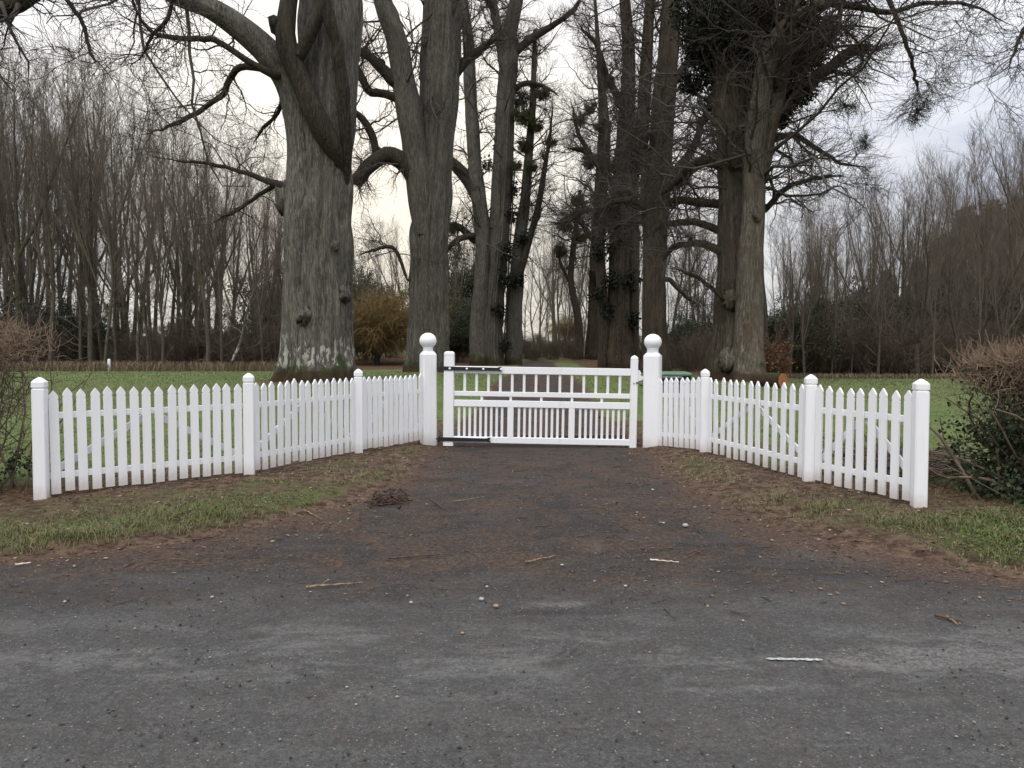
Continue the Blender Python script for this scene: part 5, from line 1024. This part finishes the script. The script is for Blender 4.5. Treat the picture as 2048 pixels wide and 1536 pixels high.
tag(blades('field_grass', x, y, .022 + .026 * g.random(len(x)), .006 + .0004 * y, g, 'lawn', 1.0), 'short green turf of the field behind the fences', 'grass')
# dry stalks along both wood edges
n = 26000; left = g.random(n) < .62; px = np.where(left, g.uniform(-60, 590, n), g.uniform(1540, 2120, n)); y = np.where(left, g.uniform(39.5, 44.5, n), g.uniform(31, 35.5, n)); x = (px - 1024) / F * y
tag(blades('dry_stalks', x, y, np.where(left, .12 + .55 * g.random(n), .06 + .22 * g.random(n)), .022, g, 'bracken', .5), 'dead brown stalks and bracken along the wood edges', 'stalks')
# fallen leaves
def leaves_on(name, x, y, size, label, zoff=.006):
    z = np.where(edge_dist(x, y) > .0, ground_h(x, y) , np.where(y > 13, base_h(x, y), .004)) + zoff; n = len(x); th = g.random(n) * 6.283; s_ = size * (.5 + g.random(n)); d = np.c_[np.cos(th), np.sin(th), g.normal(size=n) * .15]; e = np.c_[-np.sin(th), np.cos(th), g.normal(size=n) * .25]; c = np.c_[x, y, z]; up = np.zeros((n, 3)); up[:, 2] = s_ * .18 * g.random(n)
    V = np.stack([c - d * s_[:, None] * .5, c + e * s_[:, None] * .3 + up, c + d * s_[:, None] * .5 + up * .5, c - e * s_[:, None] * .3], 1).reshape(-1, 3); tag(obj(name, mesh(name, V, np.arange(n)[:, None] * 4 + np.arange(4)[None], None, False, {'var': np.repeat(g.random(n) ** 1.3, 4)}), M['leaf']), label, 'leaves', None, 'stuff')
n = 30000; x = g.uniform(-7.5, 7.5, n); y = g.uniform(4.6, 14.5, n); s = edge_dist(x, y); fd = np.minimum(seg_dist(x, y, FL + [GL]), seg_dist(x, y, FR + [GR]))
pr = np.where(s > 0, .30 + .5 * np.exp(-(fd / .4) ** 2), .60 * np.exp(s / .30) + .10 * (x > .6) * (y < 8.5) * (fbm(x * 1.5, y * 1.5, 3) > .5) + .012); k_ = g.random(n) < pr; leaves_on('fallen_leaves', x[k_], y[k_], .032, 'dead leaves scattered over the verges and drive')
n = 7000; x = g.uniform(-12, 14, n); y = g.uniform(14, 32, n); _, li = masks(x, y); k_ = g.random(n) < .12 + li; leaves_on('field_leaves', x[k_], y[k_], .06, 'dead leaves under the avenue trees behind the gate')
# broken twig bits on the tarmac
n = 9000; x = g.uniform(-5, 5, n); y = g.uniform(4.0, 13, n); s = edge_dist(x, y); k_ = g.random(n) < np.where(s > 0, .25, .30 * np.exp(s / .6) + .22 * (y > 4.6) * (fbm(x * 1.3, y * 1.6, 3) > .5)); x, y = x[k_], y[k_]; n = len(x)
z = np.where(edge_dist(x, y) > 0, ground_h(x, y), .004) + .006; th = g.random(n) * 6.283; L = .015 + .07 * g.random(n) ** 2.5; d = np.c_[np.cos(th), np.sin(th) , g.normal(size=n) * .05]; P = np.c_[x, y, z][:, None] + d[:, None] * (L[:, None, None] * np.linspace(-1, 1, 4)[None, :, None]) + g.normal(size=(n, 4, 3)) * (L[:, None, None] * .06)
r_ = (.0016 + .0022 * g.random(n))[:, None] * np.linspace(1, .7, 4)[None]; V, Q = tube_arrays(P, r_, 4); tag(obj('twig_litter', mesh('twig_litter', V, Q, None, True, {'var': np.repeat(g.random(n), 16)}), M['litter']), 'broken bits of twig strewn over the drive mouth', 'litter', None, 'stuff')
# grit and crumbs of tarmac
n = 16000; x = g.uniform(-4.5, 4.5, n); y = 2.6 + 7.5 * g.random(n) ** 1.2; s = edge_dist(x, y); k_ = (s < -.05) & (g.random(n) < np.clip((fbm(x * .9 + 4, y * 1.4, 3) - .38) * 4, .08, 1)); x, y = x[k_], y[k_]; n = len(x); sz = .0025 + .008 * g.random(n) ** 4
oc = np.array([[1, 0, 0], [-1, 0, 0], [0, 1, 0], [0, -1, 0], [0, 0, .7], [0, 0, -.7]]); V = (np.c_[x, y, .006 + sz * .3][:, None] + oc[None] * sz[:, None, None] * (1 + .3 * g.normal(size=(n, 6, 1)))).reshape(-1, 3); tf = np.array([[0, 2, 4], [2, 1, 4], [1, 3, 4], [3, 0, 4], [2, 0, 5], [1, 2, 5], [3, 1, 5], [0, 3, 5]])
M['grit'] = varmat('loose_grit', [(.03, .028, .028), (.06, .05, .045), (.11, .09, .075), (.30, .26, .22)], .8, .3)
tag(obj('loose_grit', mesh('loose_grit', V, None, (np.arange(n)[:, None, None] * 6 + tf[None]).reshape(-1, 3), False, {'var': np.repeat(g.random(n) ** 1.6, 6)}), M['grit']), 'loose grit and crumbs lying on the tarmac', 'grit', None, 'stuff')
